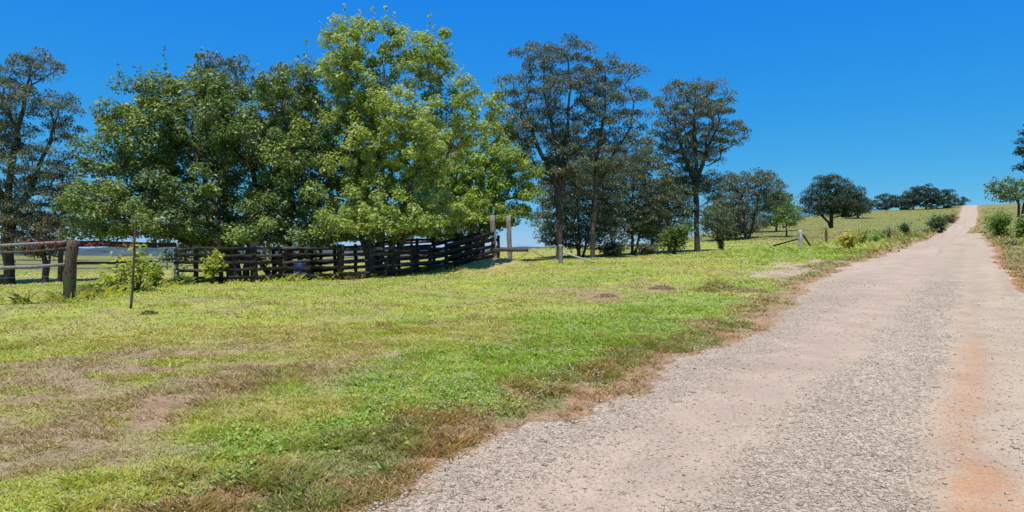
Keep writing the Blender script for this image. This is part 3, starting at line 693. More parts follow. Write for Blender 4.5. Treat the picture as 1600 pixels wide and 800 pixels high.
def make_tree(name, label, cat, base, lobes, trunk_px, style, cols, seed, group=None, spacing=0.9, nleaf=70, lsize=0.16, r_base=0.22, bark=None, leafmat=None, Zd=None, drop=0.0, depth=1.0, clump=None, gapp=0.0, sides=7):
    r = np.random.default_rng(seed)
    if isinstance(base, tuple) and len(base) == 2:
        X, Y = hit(*base) if Zd is None else ((base[0] - HX) / F * Zd, Zd)
    z0 = gz(X, Y)
    def w(px, py, dy=0.0): return np.array([(px - HX) / F * Y, Y + dy, EYE - (py - HY) / F * Y])
    k = Y / F
    LB = []
    for l in lobes:
        gs = 1.16 if style == 'gum' else 1.03
        c = w(l[0], l[1], l[4] if len(l) > 4 else 0.0); rx, rz = l[2] * k * gs, l[3] * k * gs
        ry = (l[5] if len(l) > 5 else math.sqrt(rx * max(rz, rx * .7)) * depth)
        LB.append((*c, rx, ry, rz))
    T = sample_lobes(LB, spacing, r, 0.55 if style != 'gum' else 0.8)
    if gapp:
        nzv = fbm(T[:, 0] / (spacing * 2.6), T[:, 2] / (spacing * 2.6) + T[:, 1] * 0.35, seed, 2)
        # broad crowns: deep hollows in the outer foliage, fuller heart behind them
        lim = np.where(T[:, 1] < Y + 0.3, gapp + 0.20, gapp - 0.10) if style == 'broad' else gapp
        T = T[nzv > lim]
    T = T[T[:, 2] > z0 + 0.25]
    trunks = []
    for tp in trunk_px:
        pts = [np.array([X + (tp[0][0] - base[0]) * k, Y + (tp[0][2] if len(tp[0]) > 2 else 0), z0 - 0.06])]
        for q in tp[1:]: pts.append(w(q[0], q[1], q[2] if len(q) > 2 else 0))
        trunks.append(np.array(pts))
    PA, par, rad, ln = skeleton(trunks, T, r_base, 0.012 * max(1, k / 0.03), r)
    org = np.array([X, Y, z0])
    root = empty(name, org); tag(root, label, cat, group)
    skel_mesh('trunk', PA - org, par, rad, bark or M_BARK_D, root, sides)
    # foliage
    rcl = clump or spacing * 0.85
    nc = len(T); nl_ = np.maximum(6, (nleaf * r.uniform(0.6, 1.4, nc)).astype(int))
    idx = np.repeat(np.arange(nc), nl_); m_ = len(idx)
    d = r.normal(0, 1, (m_, 3)); d /= np.linalg.norm(d, axis=1)[:, None]
    sc_ = r.random(m_) ** 0.40
    csz = (rcl * r.uniform(0.65, 1.25, nc))[idx]
    if style == 'gum':
        d[:, 2] = np.where(r.random(m_) < 0.75, np.abs(d[:, 2]), d[:, 2])
        C = T[idx] + d * sc_[:, None] * csz[:, None] * np.array([1.1, 1.1, 0.64])
        C[:, 2] -= 0.25 * csz * (d[:, 0] ** 2 + d[:, 1] ** 2) * sc_
        nrm = d * 0.5 + r.normal(0, 0.7, (m_, 3)) + np.array([0, 0, 0.35]); asp = 0.36; droop = 1.6
    elif style == 'pine':
        C = T[idx] + d * sc_[:, None] * csz[:, None] * np.array([1.0, 1.0, 0.5])
        nrm = r.normal(0, 0.8, (m_, 3)) + np.array([0, 0, 0.5]); asp = 0.3; droop = -0.2
    else:
        C = T[idx] + d * sc_[:, None] * csz[:, None] * np.array([1.0, 1.0, 0.78])
        C[:, 2] -= 0.2 * csz * (d[:, 0] ** 2 + d[:, 1] ** 2) * sc_
        nrm = d * 0.55 + r.normal(0, 0.55, (m_, 3)) + np.array([0, 0, 0.75]); asp = 0.58; droop = 0.6
    if style == 'broad':
        top = T[np.argsort(r.random(nc) - 0.6 * (T[:, 2] - T[:, 2].min()) / np.ptp(T[:, 2]))[:max(8, nc // 5)]]
        cen = T.mean(0); dv = top - cen; dv /= np.linalg.norm(dv, axis=1)[:, None]; dv = dv * 0.7 + np.array([0, 0, 0.6])
        nsh = 26; f_ = r.random((len(top), nsh, 1)); Ls = r.uniform(0.5, 1.25, (len(top), 1, 1)) * spacing * 1.25
        S = (top[:, None] + dv[:, None] * f_ * Ls + r.normal(0, 0.07, (len(top), nsh, 3)) * spacing).reshape(-1, 3)
        ci0 = np.repeat(r.integers(0, nc, len(top)), nsh)
        C = np.vstack([C, S]); nrm = np.vstack([nrm, r.normal(0, .6, S.shape) + np.array([0, -.2, .6])]); idx = np.concatenate([idx, ci0])
    C = C - org
    C = C[C[:, 2] > 0.1]; idx = idx[:len(C)]; nrm = nrm[:len(C)]
    V, Q = leaf_quads(C, lsize, asp, nrm, droop, r)
    pal = np.array(cols); ci = r.integers(0, len(pal), nc)
    base_c = pal[ci][idx] * 0.7 + pal[r.integers(0, len(pal), len(idx))] * 0.3
    base_c = base_c * np.clip(r.normal(1, 0.17, (len(idx), 1)), 0.55, 1.6)
    mesh_np('crown', V, Q, leafmat or M_LEAF_D, root, np.repeat(base_c, 4, 0))
    return root

DARK = [(0.125, 0.19, 0.05), (0.17, 0.235, 0.07), (0.155, 0.205, 0.08), (0.27, 0.32, 0.055), (0.20, 0.26, 0.06), (0.105, 0.155, 0.055)]
LITE = [(0.31, 0.385, 0.085), (0.40, 0.455, 0.115), (0.255, 0.325, 0.075), (0.44, 0.475, 0.16), (0.35, 0.405, 0.09)]
GUM = [(0.115, 0.15, 0.082), (0.15, 0.178, 0.10), (0.17, 0.182, 0.102), (0.105, 0.138, 0.08), (0.185, 0.182, 0.11)]
GREYG_ = [(0.13, 0.145, 0.085), (0.165, 0.17, 0.105), (0.14, 0.145, 0.08)]
BROWNG = [(0.15, 0.14, 0.07), (0.12, 0.115, 0.055), (0.17, 0.145, 0.08)]
OLIVE = [(0.115, 0.15, 0.06), (0.14, 0.17, 0.07), (0.105, 0.13, 0.055)]

RAMP_Y = hit(774, 417)[1]
# big trees at the stockyard
make_tree('shade_tree', 'broad dark green leafy tree at the left end of the stockyard', 'tree', (372, 441),
          [(215, 235, 75, 85, 0), (160, 320, 50, 40, -.5), (300, 185, 100, 75, .5), (345, 280, 110, 100, -.3), (250, 325, 120, 48, -.6), (140, 350, 38, 22, 0), (340, 355, 80, 30, 0), (250, 150, 40, 38, 0), (300, 348, 90, 20, -1.2), (395, 358, 60, 24, -1.3), (210, 346, 50, 18, -.6), (125, 300, 22, 18, 0), (190, 140, 16, 14, 0), (330, 140, 40, 26, .3), (320, 350, 90, 16, -2.4)],
          [[(372, 441), (368, 400), (340, 330), (300, 230)], [(380, 441, .2), (385, 395, .3), (395, 320, .5), (380, 220, .6)], [(362, 441, .3), (350, 400, .4), (280, 345, .6), (215, 270, .3)]],
          'broad', DARK, 11, clump=0.6, spacing=0.78, nleaf=350, lsize=0.14, r_base=0.26, leafmat=M_LEAF_D, gapp=0.17)
make_tree('shade_tree', 'dark green tree between the broad dark tree and the tall pale green tree', 'tree', (452, 438),
          [(445, 175, 62, 70, .6), (475, 270, 60, 85, 0), (430, 340, 60, 45, -.5), (515, 320, 38, 65, -.4), (480, 370, 50, 22, -.6), (470, 120, 22, 25, .5), (440, 366, 60, 18, -1.8), (510, 365, 40, 20, -1.4), (440, 105, 14, 14, .5)],
          [[(452, 438), (450, 390), (455, 300), (450, 200)], [(462, 438, .3), (470, 380, .2), (500, 310, 0), (515, 280, 0)]],
          'broad', DARK[:4] + LITE[2:3], 12, clump=0.58, spacing=0.74, nleaf=335, lsize=0.135, r_base=0.17, leafmat=M_LEAF_D, gapp=0.15)
make_tree('shade_tree', 'tall pale green multi-stemmed tree, highest beside the stockyard', 'tree', (592, 431),
          [(565, 120, 60, 70, 0), (528, 58, 26, 24, 0), (600, 75, 50, 42, .4), (665, 105, 40, 55, 0), (700, 170, 50, 55, -.3), (645, 215, 90, 75, -.6), (555, 235, 62, 100, .4), (610, 320, 95, 55, -.4), (520, 110, 26, 40, 0), (745, 190, 28, 32, 0), (570, 45, 20, 16, 0), (600, 345, 80, 22, -1.8), (500, 50, 9, 14, 0), (775, 160, 22, 20, 0), (640, 60, 24, 20, 0), (690, 60, 10, 18, 0), (545, 345, 40, 30, -1.2), (660, 350, 50, 16, -1.8)],
          [[(585, 431), (578, 380), (550, 250), (535, 120)], [(592, 431, .15), (596, 370), (600, 230), (600, 100)], [(600, 431, -.1), (618, 370), (660, 250), (680, 140)], [(580, 431, .3), (560, 360, .5), (545, 240, .8), (560, 160, .6)], [(606, 431, .3), (640, 350, .2), (700, 240, 0)]],
          'broad', LITE, 13, clump=0.46, spacing=0.6, nleaf=170, lsize=0.14, r_base=0.17, bark=M_BARK_P, leafmat=M_LEAF_L, gapp=0.12)
make_tree('shade_tree', 'low spreading bright green tree behind the tall timber posts', 'tree', (728, 424),
          [(760, 265, 72, 48, -.3), (800, 300, 42, 48, 0), (740, 325, 80, 38, -.4), (690, 290, 58, 55, 0), (775, 215, 30, 30, 0), (820, 275, 24, 22, 0), (670, 350, 40, 22, 0), (720, 358, 60, 20, -.3), (650, 365, 40, 16, .6), (715, 343, 46, 16, -4.2), (745, 330, 30, 16, -3.6)],
          [[(728, 424), (730, 380), (745, 310), (760, 260)], [(722, 424, .3), (712, 370, .3), (690, 310, .2)], [(736, 424, .4), (760, 370, .3), (795, 300, .2)]],
          'broad', LITE[:3] + [(0.33, 0.43, 0.055), (0.20, 0.29, 0.05)], 14, clump=0.5, spacing=0.64, nleaf=220, lsize=0.14, r_base=0.16, leafmat=M_LEAF_L, gapp=0.05, Zd=RAMP_Y + 4.2)

make_tree('shade_tree', 'dense dark understorey tree deep in shade behind the stockyard rails', 'tree', (430, 433),
          [(400, 375, 60, 36, 0), (460, 380, 50, 32, 0), (340, 380, 40, 32, 0), (300, 390, 40, 26, 0)],
          [[(430, 433), (430, 400), (425, 370)], [(420, 433, .3), (400, 400), (380, 370)]], 'broad', DARK[:3], 15, spacing=0.8, nleaf=90, lsize=0.2, r_base=0.14, Zd=37, gapp=0.2)

# tall gums right of the yard
make_tree('gum_tree', 'tallest gum tree, with the dark forked trunk, left of the pair', 'tree', (873, 409),
          [(840, 95, 34, 26, 0), (885, 75, 34, 16, .5), (815, 145, 40, 24, 0), (858, 150, 34, 22, -.8), (840, 200, 52, 26, 0), (900, 135, 34, 22, .8), (797, 210, 20, 28, 0), (885, 215, 36, 32, .5), (825, 250, 24, 22, 0), (870, 115, 30, 18, 0), (845, 235, 30, 24, .4), (880, 260, 40, 26, .3), (865, 180, 40, 22, .4), (910, 200, 30, 24, .6), (790, 175, 18, 18, 0)],
          [[(873, 409), (876, 330), (882, 240), (890, 150), (888, 95)], [(873, 409, .02), (874, 320), (862, 270), (835, 220), (820, 160)], [(873, 409, .01), (877, 300), (870, 220), (848, 140)]],
          'gum', GUM, 21, spacing=0.7, nleaf=230, lsize=0.135, r_base=0.17, bark=M_BARK_G, leafmat=M_LEAF_G, gapp=0.22, clump=0.57)
make_tree('gum_tree', 'tall gum tree just right of the tallest one, leaning crown', 'tree', (926, 407),
          [(940, 105, 36, 18, .5), (972, 120, 26, 18, 0), (985, 150, 20, 16, 0), (935, 165, 40, 24, 0), (965, 200, 36, 26, .5), (985, 215, 26, 26, 0), (945, 245, 36, 28, 0), (1000, 185, 16, 14, 0), (915, 120, 22, 18, -.5), (955, 140, 30, 20, .3), (955, 225, 36, 22, .4), (975, 255, 28, 18, 0), (935, 205, 24, 22, .6)],
          [[(926, 407), (928, 330), (934, 240), (945, 170), (945, 110)], [(926, 407, .02), (930, 310), (955, 250), (985, 200), (990, 160)]],
          'gum', GUM, 22, spacing=0.68, nleaf=230, lsize=0.135, r_base=0.14, bark=M_BARK_G, leafmat=M_LEAF_G, gapp=0.1, clump=0.57)
make_tree('gum_tree', 'bushy dark olive tree filling the space below the two tallest gums', 'tree', (905, 404),
          [(892, 300, 42, 52, .8), (872, 350, 34, 36, .5), (930, 275, 34, 50, .8), (915, 345, 36, 36, .8), (890, 225, 26, 26, 1), (870, 285, 26, 40, .6), (945, 320, 26, 40, .8), (900, 365, 50, 22, 1.2)],
          [[(905, 404), (906, 360, .4), (900, 280, .8)], [(910, 404, .1), (925, 350, .4), (930, 280, .8)]],
          'gum', OLIVE + GUM[1:3], 23, spacing=0.58, nleaf=140, lsize=0.15, r_base=0.12, leafmat=M_LEAF_G, gapp=0.23, clump=0.6)
make_tree('gum_tree', 'dense grey-green tree between the gum pair and the lone gum', 'tree', (988, 400),
          [(985, 285, 34, 45, 0), (1010, 270, 28, 38, .5), (965, 320, 30, 36, 0), (1000, 335, 36, 34, 0), (1022, 310, 26, 40, 0)],
          [[(988, 400), (988, 350), (990, 280)], [(992, 400, .2), (1005, 345), (1015, 280)]],
          'gum', GREYG_ + OLIVE, 24, spacing=0.58, nleaf=130, lsize=0.15, r_base=0.11, bark=M_BARK_G, leafmat=M_LEAF_G, gapp=0.23, clump=0.6)
make_tree('gum_tree', 'lone domed gum tree with thick dark trunk on the slope', 'tree', (1090, 396),
          [(1085, 142, 40, 16, 0), (1050, 165, 28, 20, 0), (1118, 165, 32, 20, 0), (1085, 178, 44, 18, -.8), (1142, 205, 24, 18, 0), (1058, 205, 38, 18, 0), (1110, 215, 40, 20, -.6), (1035, 232, 24, 18, .4), (1082, 248, 40, 20, .5), (1130, 245, 26, 14, 0), (1150, 228, 16, 12, 0), (1108, 275, 26, 16, 0), (1055, 265, 26, 16, 0), (1085, 225, 50, 22, .6), (1015, 215, 10, 10, 0), (1010, 245, 14, 12, .4), (1085, 285, 40, 18, .8)],
          [[(1090, 396), (1088, 330), (1087, 260), (1085, 190), (1085, 150)], [(1090, 396, .01), (1088, 300), (1100, 245), (1125, 190)], [(1090, 396, .01), (1088, 290), (1068, 240), (1050, 185)]],
          'gum', GUM, 25, spacing=0.7, nleaf=230, lsize=0.135, r_base=0.19, bark=M_BARK_D, leafmat=M_LEAF_G, gapp=0.25, clump=0.57)
make_tree('gum_tree', 'dark olive understorey tree immediately left of the lone gum', 'tree', (1046, 398),
          [(1045, 310, 28, 42, 1.0), (1030, 350, 26, 26, 1), (1065, 335, 24, 34, 1.0), (1075, 290, 22, 20, 1.0), (1120, 290, 18, 20, 1.5)],
          [[(1046, 398), (1046, 355, .5), (1048, 300, 1)]],
          'gum', OLIVE + GREYG_[:1], 26, spacing=0.58, nleaf=135, lsize=0.15, r_base=0.10, leafmat=M_LEAF_G, gapp=0.20, clump=0.6)
# back row behind the gums
BACK = [(955, 392, 62, [(950, 345, 26, 26), (970, 365, 22, 20)], GREYG_, 'low silvery grey tree behind the gum pair'),
        (1018, 389, 70, [(1010, 345, 24, 30), (1030, 360, 20, 20)], GREYG_ + OLIVE, 'grey-olive tree seen through the gap left of the lone gum'),
        (1120, 380, 84, [(1112, 345, 20, 26), (1130, 350, 16, 24)], OLIVE, 'small dark tree on the slope right of the lone gum trunk')]
for q, (px, py, Zd, lb, cl, lab) in enumerate(BACK):
    make_tree('gum_tree', lab, 'tree', (px, py), lb, [[(px, py), (px + 2, py - 30), (lb[0][0], lb[0][1])]], 'gum', cl, 60 + q, spacing=0.79, nleaf=47, lsize=0.32, r_base=0.11, bark=M_BARK_G, leafmat=M_LEAF_G, Zd=Zd, clump=0.88, group='trees behind the gums')
make_tree('gum_tree', 'airy gum tree on the hillside with pale open crown, two trunks', 'tree', (1165, 371),
          [(1155, 290, 28, 18, 0), (1185, 283, 30, 14, 0), (1140, 320, 22, 30, 0), (1175, 315, 30, 22, 1), (1208, 300, 18, 20, 0)],
          [[(1165, 371), (1162, 335), (1158, 290)], [(1172, 371, .5), (1180, 335), (1190, 290)]],
          'gum', GREYG_ + GUM[1:4], 27, spacing=0.95, nleaf=190, lsize=0.22, r_base=0.20, bark=M_BARK_G, leafmat=M_LEAF_G, Zd=98, gapp=0.2, clump=0.95)
make_tree('gum_tree', 'rounded hillside tree at the foot of the airy gum', 'tree', (1140, 375),
          [(1140, 345, 26, 24), (1120, 340, 16, 24), (1165, 352, 20, 16)], [[(1140, 375), (1140, 345)]],
          'gum', OLIVE + GREYG_, 28, spacing=0.95, nleaf=190, lsize=0.22, r_base=0.14, bark=M_BARK_G, leafmat=M_LEAF_G, Zd=104, clump=0.95)
make_tree('gum_tree', 'small dark hillside tree at the right edge of the airy gum', 'tree', (1213, 361),
          [(1212, 325, 20, 26), (1235, 335, 16, 16), (1195, 340, 18, 16)], [[(1213, 361), (1213, 325)]],
          'gum', OLIVE + GUM[:2], 29, spacing=0.95, nleaf=190, lsize=0.22, r_base=0.14, bark=M_BARK_G, leafmat=M_LEAF_G, Zd=112, clump=0.95)
make_tree('young_tree', 'bright lime green sapling standing before the dark hillside trees', 'tree', (1229, 358),
          [(1228, 318, 11, 13), (1228, 336, 18, 15)], [[(1229, 358), (1228, 320)]],
          'broad', [(0.19, 0.27, 0.045), (0.15, 0.23, 0.04)], 30, spacing=1.0, nleaf=60, lsize=0.30, r_base=0.10, leafmat=M_LEAF_L, Zd=96, clump=0.95)
make_tree('hill_tree', 'solitary round-crowned tree on the open hillside with leaning lower limb', 'tree', (1299, 358),
          [(1296, 290, 24, 16), (1275, 308, 20, 14), (1322, 305, 24, 16), (1300, 318, 38, 16), (1272, 326, 18, 12), (1330, 326, 22, 12)],
          [[(1299, 358), (1299, 335), (1298, 295)], [(1299, 358, .05), (1294, 347), (1282, 335), (1272, 322)]],
          'gum', [(0.045, 0.075, 0.032), (0.06, 0.088, 0.04), (0.05, 0.07, 0.04)], 31, spacing=1.2, nleaf=260, lsize=0.28, r_base=0.36, bark=M_BARK_G, leafmat=M_LEAF_G, Zd=130, clump=1.3)
make_tree('hill_tree', 'low round bushy tree right behind the solitary hillside tree', 'tree', (1340, 334),
          [(1338, 318, 16, 12), (1352, 322, 10, 9)], [[(1340, 334), (1340, 320)]],
          'gum', [(0.045, 0.08, 0.035), (0.06, 0.095, 0.045)], 32, spacing=1.06, nleaf=100, lsize=0.4, r_base=0.26, leafmat=M_LEAF_G, Zd=215, clump=1.36)
CREST = [(1384, 331, [(1380, 316, 15, 12), (1390, 313, 10, 10)], 'leftmost dark round tree of the clump on the hill crest'),
         (1408, 330, [(1407, 317, 14, 12)], 'small dark tree, second from left in the clump on the hill crest'),
         (1427, 329, [(1426, 308, 14, 13), (1420, 318, 12, 9)], 'tall dark tree left of the highest one in the crest clump'),
         (1447, 328, [(1446, 304, 16, 13), (1448, 316, 18, 10)], 'highest dark tree in the middle of the crest clump'),
         (1475, 327, [(1474, 308, 16, 12), (1482, 315, 12, 9)], 'wide dark tree at the right end of the crest clump'),
         (1502, 325, [(1502, 316, 8, 7)], 'tiny dark tree alone beside the road top on the crest')]
for q, (px, py, lb, lab) in enumerate(CREST):
    make_tree('crest_tree', lab, 'tree', (px, py), lb, [[(px, py), (px, lb[0][1])]], 'gum', [(0.04, 0.075, 0.035), (0.05, 0.085, 0.042), (0.06, 0.09, 0.045)], 70 + q, 'trees on the hill crest',
              spacing=1.7, nleaf=220, lsize=0.40, r_base=0.30, leafmat=M_LEAF_G, Zd=268 if px < 1490 else 285, clump=1.44, sides=5)

# gums on the left, beyond the old fence
make_tree('gum_tree', 'tall open gum tree at the far left edge beyond the old fence', 'tree', (14, 446),
          [(60, 105, 32, 20, 0), (15, 120, 30, 20, 0), (92, 170, 24, 24, 0), (35, 165, 42, 26, -.8), (80, 205, 34, 26, .5), (15, 215, 36, 28, 0), (55, 255, 44, 26, -.5), (98, 250, 20, 22, 0), (15, 290, 34, 28, .5), (75, 300, 36, 24, 0), (-40, 200, 40, 70, 0), (45, 325, 36, 18, 0)],
          [[(14, 446), (16, 380), (14, 290), (30, 200), (45, 120)], [(14, 446, .02), (18, 350), (50, 290), (80, 220), (90, 170)], [(14, 446, .01), (10, 330), (-20, 250), (-30, 180)]],
          'gum', GUM + GREYG_[:1], 33, spacing=0.7, nleaf=230, lsize=0.135, r_base=0.26, bark=M_BARK_G, leafmat=M_LEAF_G, gapp=0.27, clump=0.57)
make_tree('gum_tree', 'low brownish-grey tree below the far left gum crown', 'tree', (70, 445),
          [(40, 350, 42, 18, .5), (82, 358, 30, 16, 0), (10, 365, 24, 18, 0), (55, 385, 40, 16, .5)], [[(70, 445), (71, 410), (60, 360)], [(72, 445, .1), (78, 400), (88, 360)]],
          'gum', BROWNG, 34, spacing=0.58, nleaf=190, lsize=0.15, r_base=0.15, leafmat=M_LEAF_G, clump=0.6, gapp=0.20)
make_tree('gum_tree', 'slim grey gum tree just left of the mossy post', 'tree', (92, 444),
          [(105, 310, 20, 34, 0), (95, 275, 18, 22, 0), (120, 340, 14, 18, 0)], [[(92, 444), (96, 390), (100, 320), (96, 270)]],
          'gum', GREYG_ + GUM[:2], 35, spacing=0.58, nleaf=190, lsize=0.15, r_base=0.14, leafmat=M_LEAF_G, clump=0.6, gapp=0.2)
for q, (px, lb, lab) in enumerate([(350, [(350, 100, 34, 14), (320, 115, 24, 14), (375, 120, 24, 14), (350, 140, 46, 20), (350, 220, 40, 60)], 'gum crown rising behind the broad dark tree'),
                                   (445, [(440, 118, 24, 14), (470, 108, 18, 12), (455, 150, 36, 24), (455, 220, 40, 50)], 'gum crown showing faintly between dark tree and tall pale green tree')]):
    make_tree('gum_tree', lab, 'tree', (px, 425), lb, [[(px, 425), (px, 300), (px, 180), (px, 110)]], 'gum', GUM, 80 + q, spacing=0.66, nleaf=52, lsize=0.25, r_base=0.24, bark=M_BARK_G, leafmat=M_LEAF_G, Zd=50, clump=0.76, gapp=0.2)

# right-hand side
make_tree('pine_tree', 'dark pine with drooping branch tips at the right edge', 'tree', (1664, 395),
          [(1640, 215, 46, 12), (1650, 235, 60, 9), (1655, 258, 58, 9), (1660, 180, 36, 16), (1664, 140, 24, 20), (1625, 262, 30, 6), (1610, 240, 16, 6), (1608, 210, 16, 16)],
          [[(1664, 395), (1664, 250), (1664, 130)]], 'pine', [(0.028, 0.05, 0.022), (0.035, 0.06, 0.028)], 36, spacing=0.55, nleaf=70, lsize=0.2, r_base=0.25, leafmat=M_LEAF_G, Zd=48, clump=0.5)
make_tree('roadside_tree', 'small pale green tree with flat spreading crown right of the road', 'tree', (1590, 350),
          [(1572, 292, 24, 12), (1600, 288, 28, 14), (1562, 300, 14, 7), (1625, 296, 24, 12), (1590, 305, 26, 8)], [[(1590, 350), (1592, 320), (1580, 292)], [(1594, 350, .1), (1600, 320), (1615, 292)]],
          'broad', [(0.17, 0.235, 0.07), (0.21, 0.27, 0.09), (0.14, 0.20, 0.06)], 37, spacing=0.70, nleaf=85, lsize=0.22, r_base=0.13, leafmat=M_LEAF_L, Zd=70, clump=0.7, gapp=0.15)

# ------------------------------------------------------------------ shrubs and saplings
def shrub(name, label, cat, base, h, w_, cols, seed, lsize=0.1, n_=300, stem=0.25, group=None, Zd=None, up=0.5, asp=0.5, mat=None, ns=7):
    r = np.random.default_rng(seed)
    X, Y = hit(*base) if Zd is None else ((base[0] - HX) / F * Zd, Zd)
    z0 = gz(X, Y); root = empty(name, (X, Y, z0)); tag(root, label, cat, group)
    mb = MB(); Cs = []; n_ = int(n_ * 2.2); lsize = lsize * 1.2
    for k in range(ns):
        a = r.uniform(0, 6.28); q = r.random() ** 0.6
        tip = np.array([math.cos(a) * w_ * q * 0.5, math.sin(a) * w_ * q * 0.5, h * r.uniform(0.6, 1.0) * (1 - 0.3 * q)])
        mid = tip * np.array([0.35, 0.35, 0.5]) + r.normal(0, 0.03, 3) * h
        b0 = r.normal(0, 0.03, 3); b0[2] = -0.04
        t_ = np.linspace(0, 1, 6)[:, None]
        pts = (1 - t_) ** 2 * b0 + 2 * t_ * (1 - t_) * mid + t_ ** 2 * tip
        mb.tube(pts, np.linspace(max(0.008, h * 0.014), 0.004, 6), 5)
        f = stem + (1 - stem) * r.random(n_ // ns) ** 0.8
        C = (1 - f[:, None]) ** 2 * b0 + 2 * f[:, None] * (1 - f[:, None]) * mid + f[:, None] ** 2 * tip
        C = C + r.normal(0, 1, C.shape) * np.array([w_ * 0.13, w_ * 0.13, h * 0.06]); Cs.append(C)
    mb.build('stem', M_BARK_D, root)
    C = np.vstack(Cs); C = C[C[:, 2] > 0.02]
    nrm = r.normal(0, 0.5, C.shape) + np.array([0, -0.2, 0.9])
    V, Q = leaf_quads(C, lsize, asp, nrm, 0.3, r)
    pal = np.array(cols)
    cc = pal[r.integers(0, len(pal), len(C))] * np.clip(r.normal(1, 0.15, (len(C), 1)), 0.6, 1.5)
    mesh_np('foliage', V, Q, mat or M_LEAF_L, root, np.repeat(cc, 4, 0))
    return root
YG = [(0.44, 0.45, 0.05), (0.37, 0.42, 0.05), (0.48, 0.43, 0.05), (0.27, 0.36, 0.045)]
shrub('shrub', 'yellow-green large-leaved shrub behind the tall leaning stake', 'shrub', (214, 462), 1.75, 1.7, YG, 101, 0.21, 120, 0.35, asp=0.40, ns=8)
shrub('shrub', 'small yellow-green sprawling shrub left of the leaning stake', 'shrub', (176, 460), 0.75, 1.1, YG[:2] + [(0.3, 0.36, 0.05)], 102, 0.19, 60, 0.3, asp=0.42, ns=6)
shrub('shrub', 'narrow yellow-green shrub against the fence left of the dark tree trunk', 'shrub', (331, 447), 1.6, 0.95, YG, 103, 0.15, 190, 0.32, asp=0.45, ns=8)
shrub('shrub', 'bright green low weed between stake and pale fence post', 'weed', (243, 456), 1.2, 0.7, [(0.14, 0.24, 0.04), (0.2, 0.28, 0.05)], 104, 0.14, 120, 0.3, ns=6)
shrub('weed_clump', 'dark green leafy weed at the foot of the pale fence post', 'weed', (288, 449), 0.5, 0.9, [(0.08, 0.14, 0.03), (0.14, 0.2, 0.04)], 105, 0.10, 160, 0.1, ns=8)
shrub('weed_clump', 'low dark weed in shade between the stake base and mossy post', 'weed', (140, 462), 0.35, 0.8, [(0.10, 0.17, 0.03), (0.16, 0.22, 0.04)], 106, 0.09, 120, 0.1, ns=8)
shrub('young_tree', 'young bright green leafy tree left of the lone gum', 'tree', (1053, 401), 2.6, 1.9, [(0.10, 0.16, 0.03), (0.14, 0.20, 0.035), (0.17, 0.21, 0.05)], 107, 0.16, 700, 0.28, ns=10)
shrub('bush', 'dark grey-green bush at the foot of the grey trees', 'bush', (1012, 400), 1.1, 1.6, GREYG_, 108, 0.15, 500, 0.1, ns=10)
shrub('bush', 'rounded olive bush between the second gum and the grey trees', 'bush', (955, 402), 1.3, 2.4, [(0.14, 0.16, 0.05), (0.10, 0.12, 0.05), (0.17, 0.17, 0.07)], 109, 0.15, 700, 0.1, ns=12)
shrub('shrub', 'narrow upright dark yellow shrub right of the lone gum trunk', 'shrub', (1127, 394), 1.5, 0.55, [(0.13, 0.14, 0.03), (0.09, 0.11, 0.03)], 110, 0.12, 380, 0.15, ns=8)
shrub('shrub', 'orange and yellow leaved shrub right of the reddish fence post', 'shrub', (1326, 391), 1.65, 1.5, [(0.55, 0.40, 0.07), (0.48, 0.46, 0.065), (0.50, 0.28, 0.08), (0.38, 0.42, 0.06)], 111, 0.16, 300, 0.12, ns=11)
shrub('shrub', 'light green shrub standing behind the orange and yellow one', 'shrub', (1345, 384), 2.1, 1.7, [(0.30, 0.36, 0.06), (0.24, 0.32, 0.05)], 112, 0.14, 230, 0.15, ns=10)
shrub('shrub', 'low vivid green shrub on the verge left of the rust-red shrub', 'shrub', (1368, 379), 1.25, 1.5, [(0.20, 0.34, 0.045), (0.26, 0.38, 0.06)], 113, 0.13, 200, 0.1, ns=9)
shrub('shrub', 'thin rust-red leaved shrub on the verge before the small dark sapling', 'shrub', (1389, 375), 1.9, 1.3, [(0.24, 0.13, 0.06), (0.20, 0.15, 0.06), (0.14, 0.17, 0.05)], 114, 0.12, 150, 0.15, ns=9)
shrub('shrub', 'grey-green shrub between vivid green and rust-red shrubs', 'shrub', (1378, 374), 1.6, 1.3, [(0.17, 0.23, 0.075), (0.2, 0.25, 0.075)], 115, 0.13, 150, 0.15, ns=9)
shrub('young_tree', 'small dark sapling with bare stem on the left verge', 'tree', (1415, 372), 2.2, 1.5, [(0.05, 0.09, 0.025), (0.08, 0.12, 0.03)], 116, 0.16, 420, 0.45, ns=7)
shrub('bush', 'round dark green bush beside the road before the crest', 'bush', (1465, 348), 4.2, 3.4, [(0.07, 0.11, 0.04), (0.11, 0.15, 0.05)], 117, 0.26, 1500, 0.08, ns=16, Zd=128)
shrub('bush', 'reddish brown bush beyond the round dark roadside bush', 'bush', (1486, 336), 3.0, 3.0, [(0.19, 0.11, 0.06), (0.15, 0.11, 0.05)], 118, 0.3, 500, 0.1, ns=10, Zd=178)
shrub('bush', 'upright bright green bush on the right verge', 'bush', (1562, 352), 3.6, 2.8, [(0.20, 0.30, 0.05), (0.13, 0.21, 0.045), (0.24, 0.33, 0.06)], 119, 0.2, 1100, 0.08, ns=14, Zd=76)
shrub('bush', 'leafy green bush at the right edge of the photo', 'bush', (1602, 348), 2.8, 2.2, [(0.20, 0.27, 0.055), (0.25, 0.32, 0.07)], 120, 0.2, 900, 0.08, ns=12, Zd=66)
shrub('weed_clump', 'tan dry weed clump on the far left verge', 'weed', (1452, 358), 1.2, 2.6, [(0.22, 0.19, 0.08), (0.18, 0.17, 0.07)], 121, 0.2, 300, 0.05, ns=12, Zd=112)

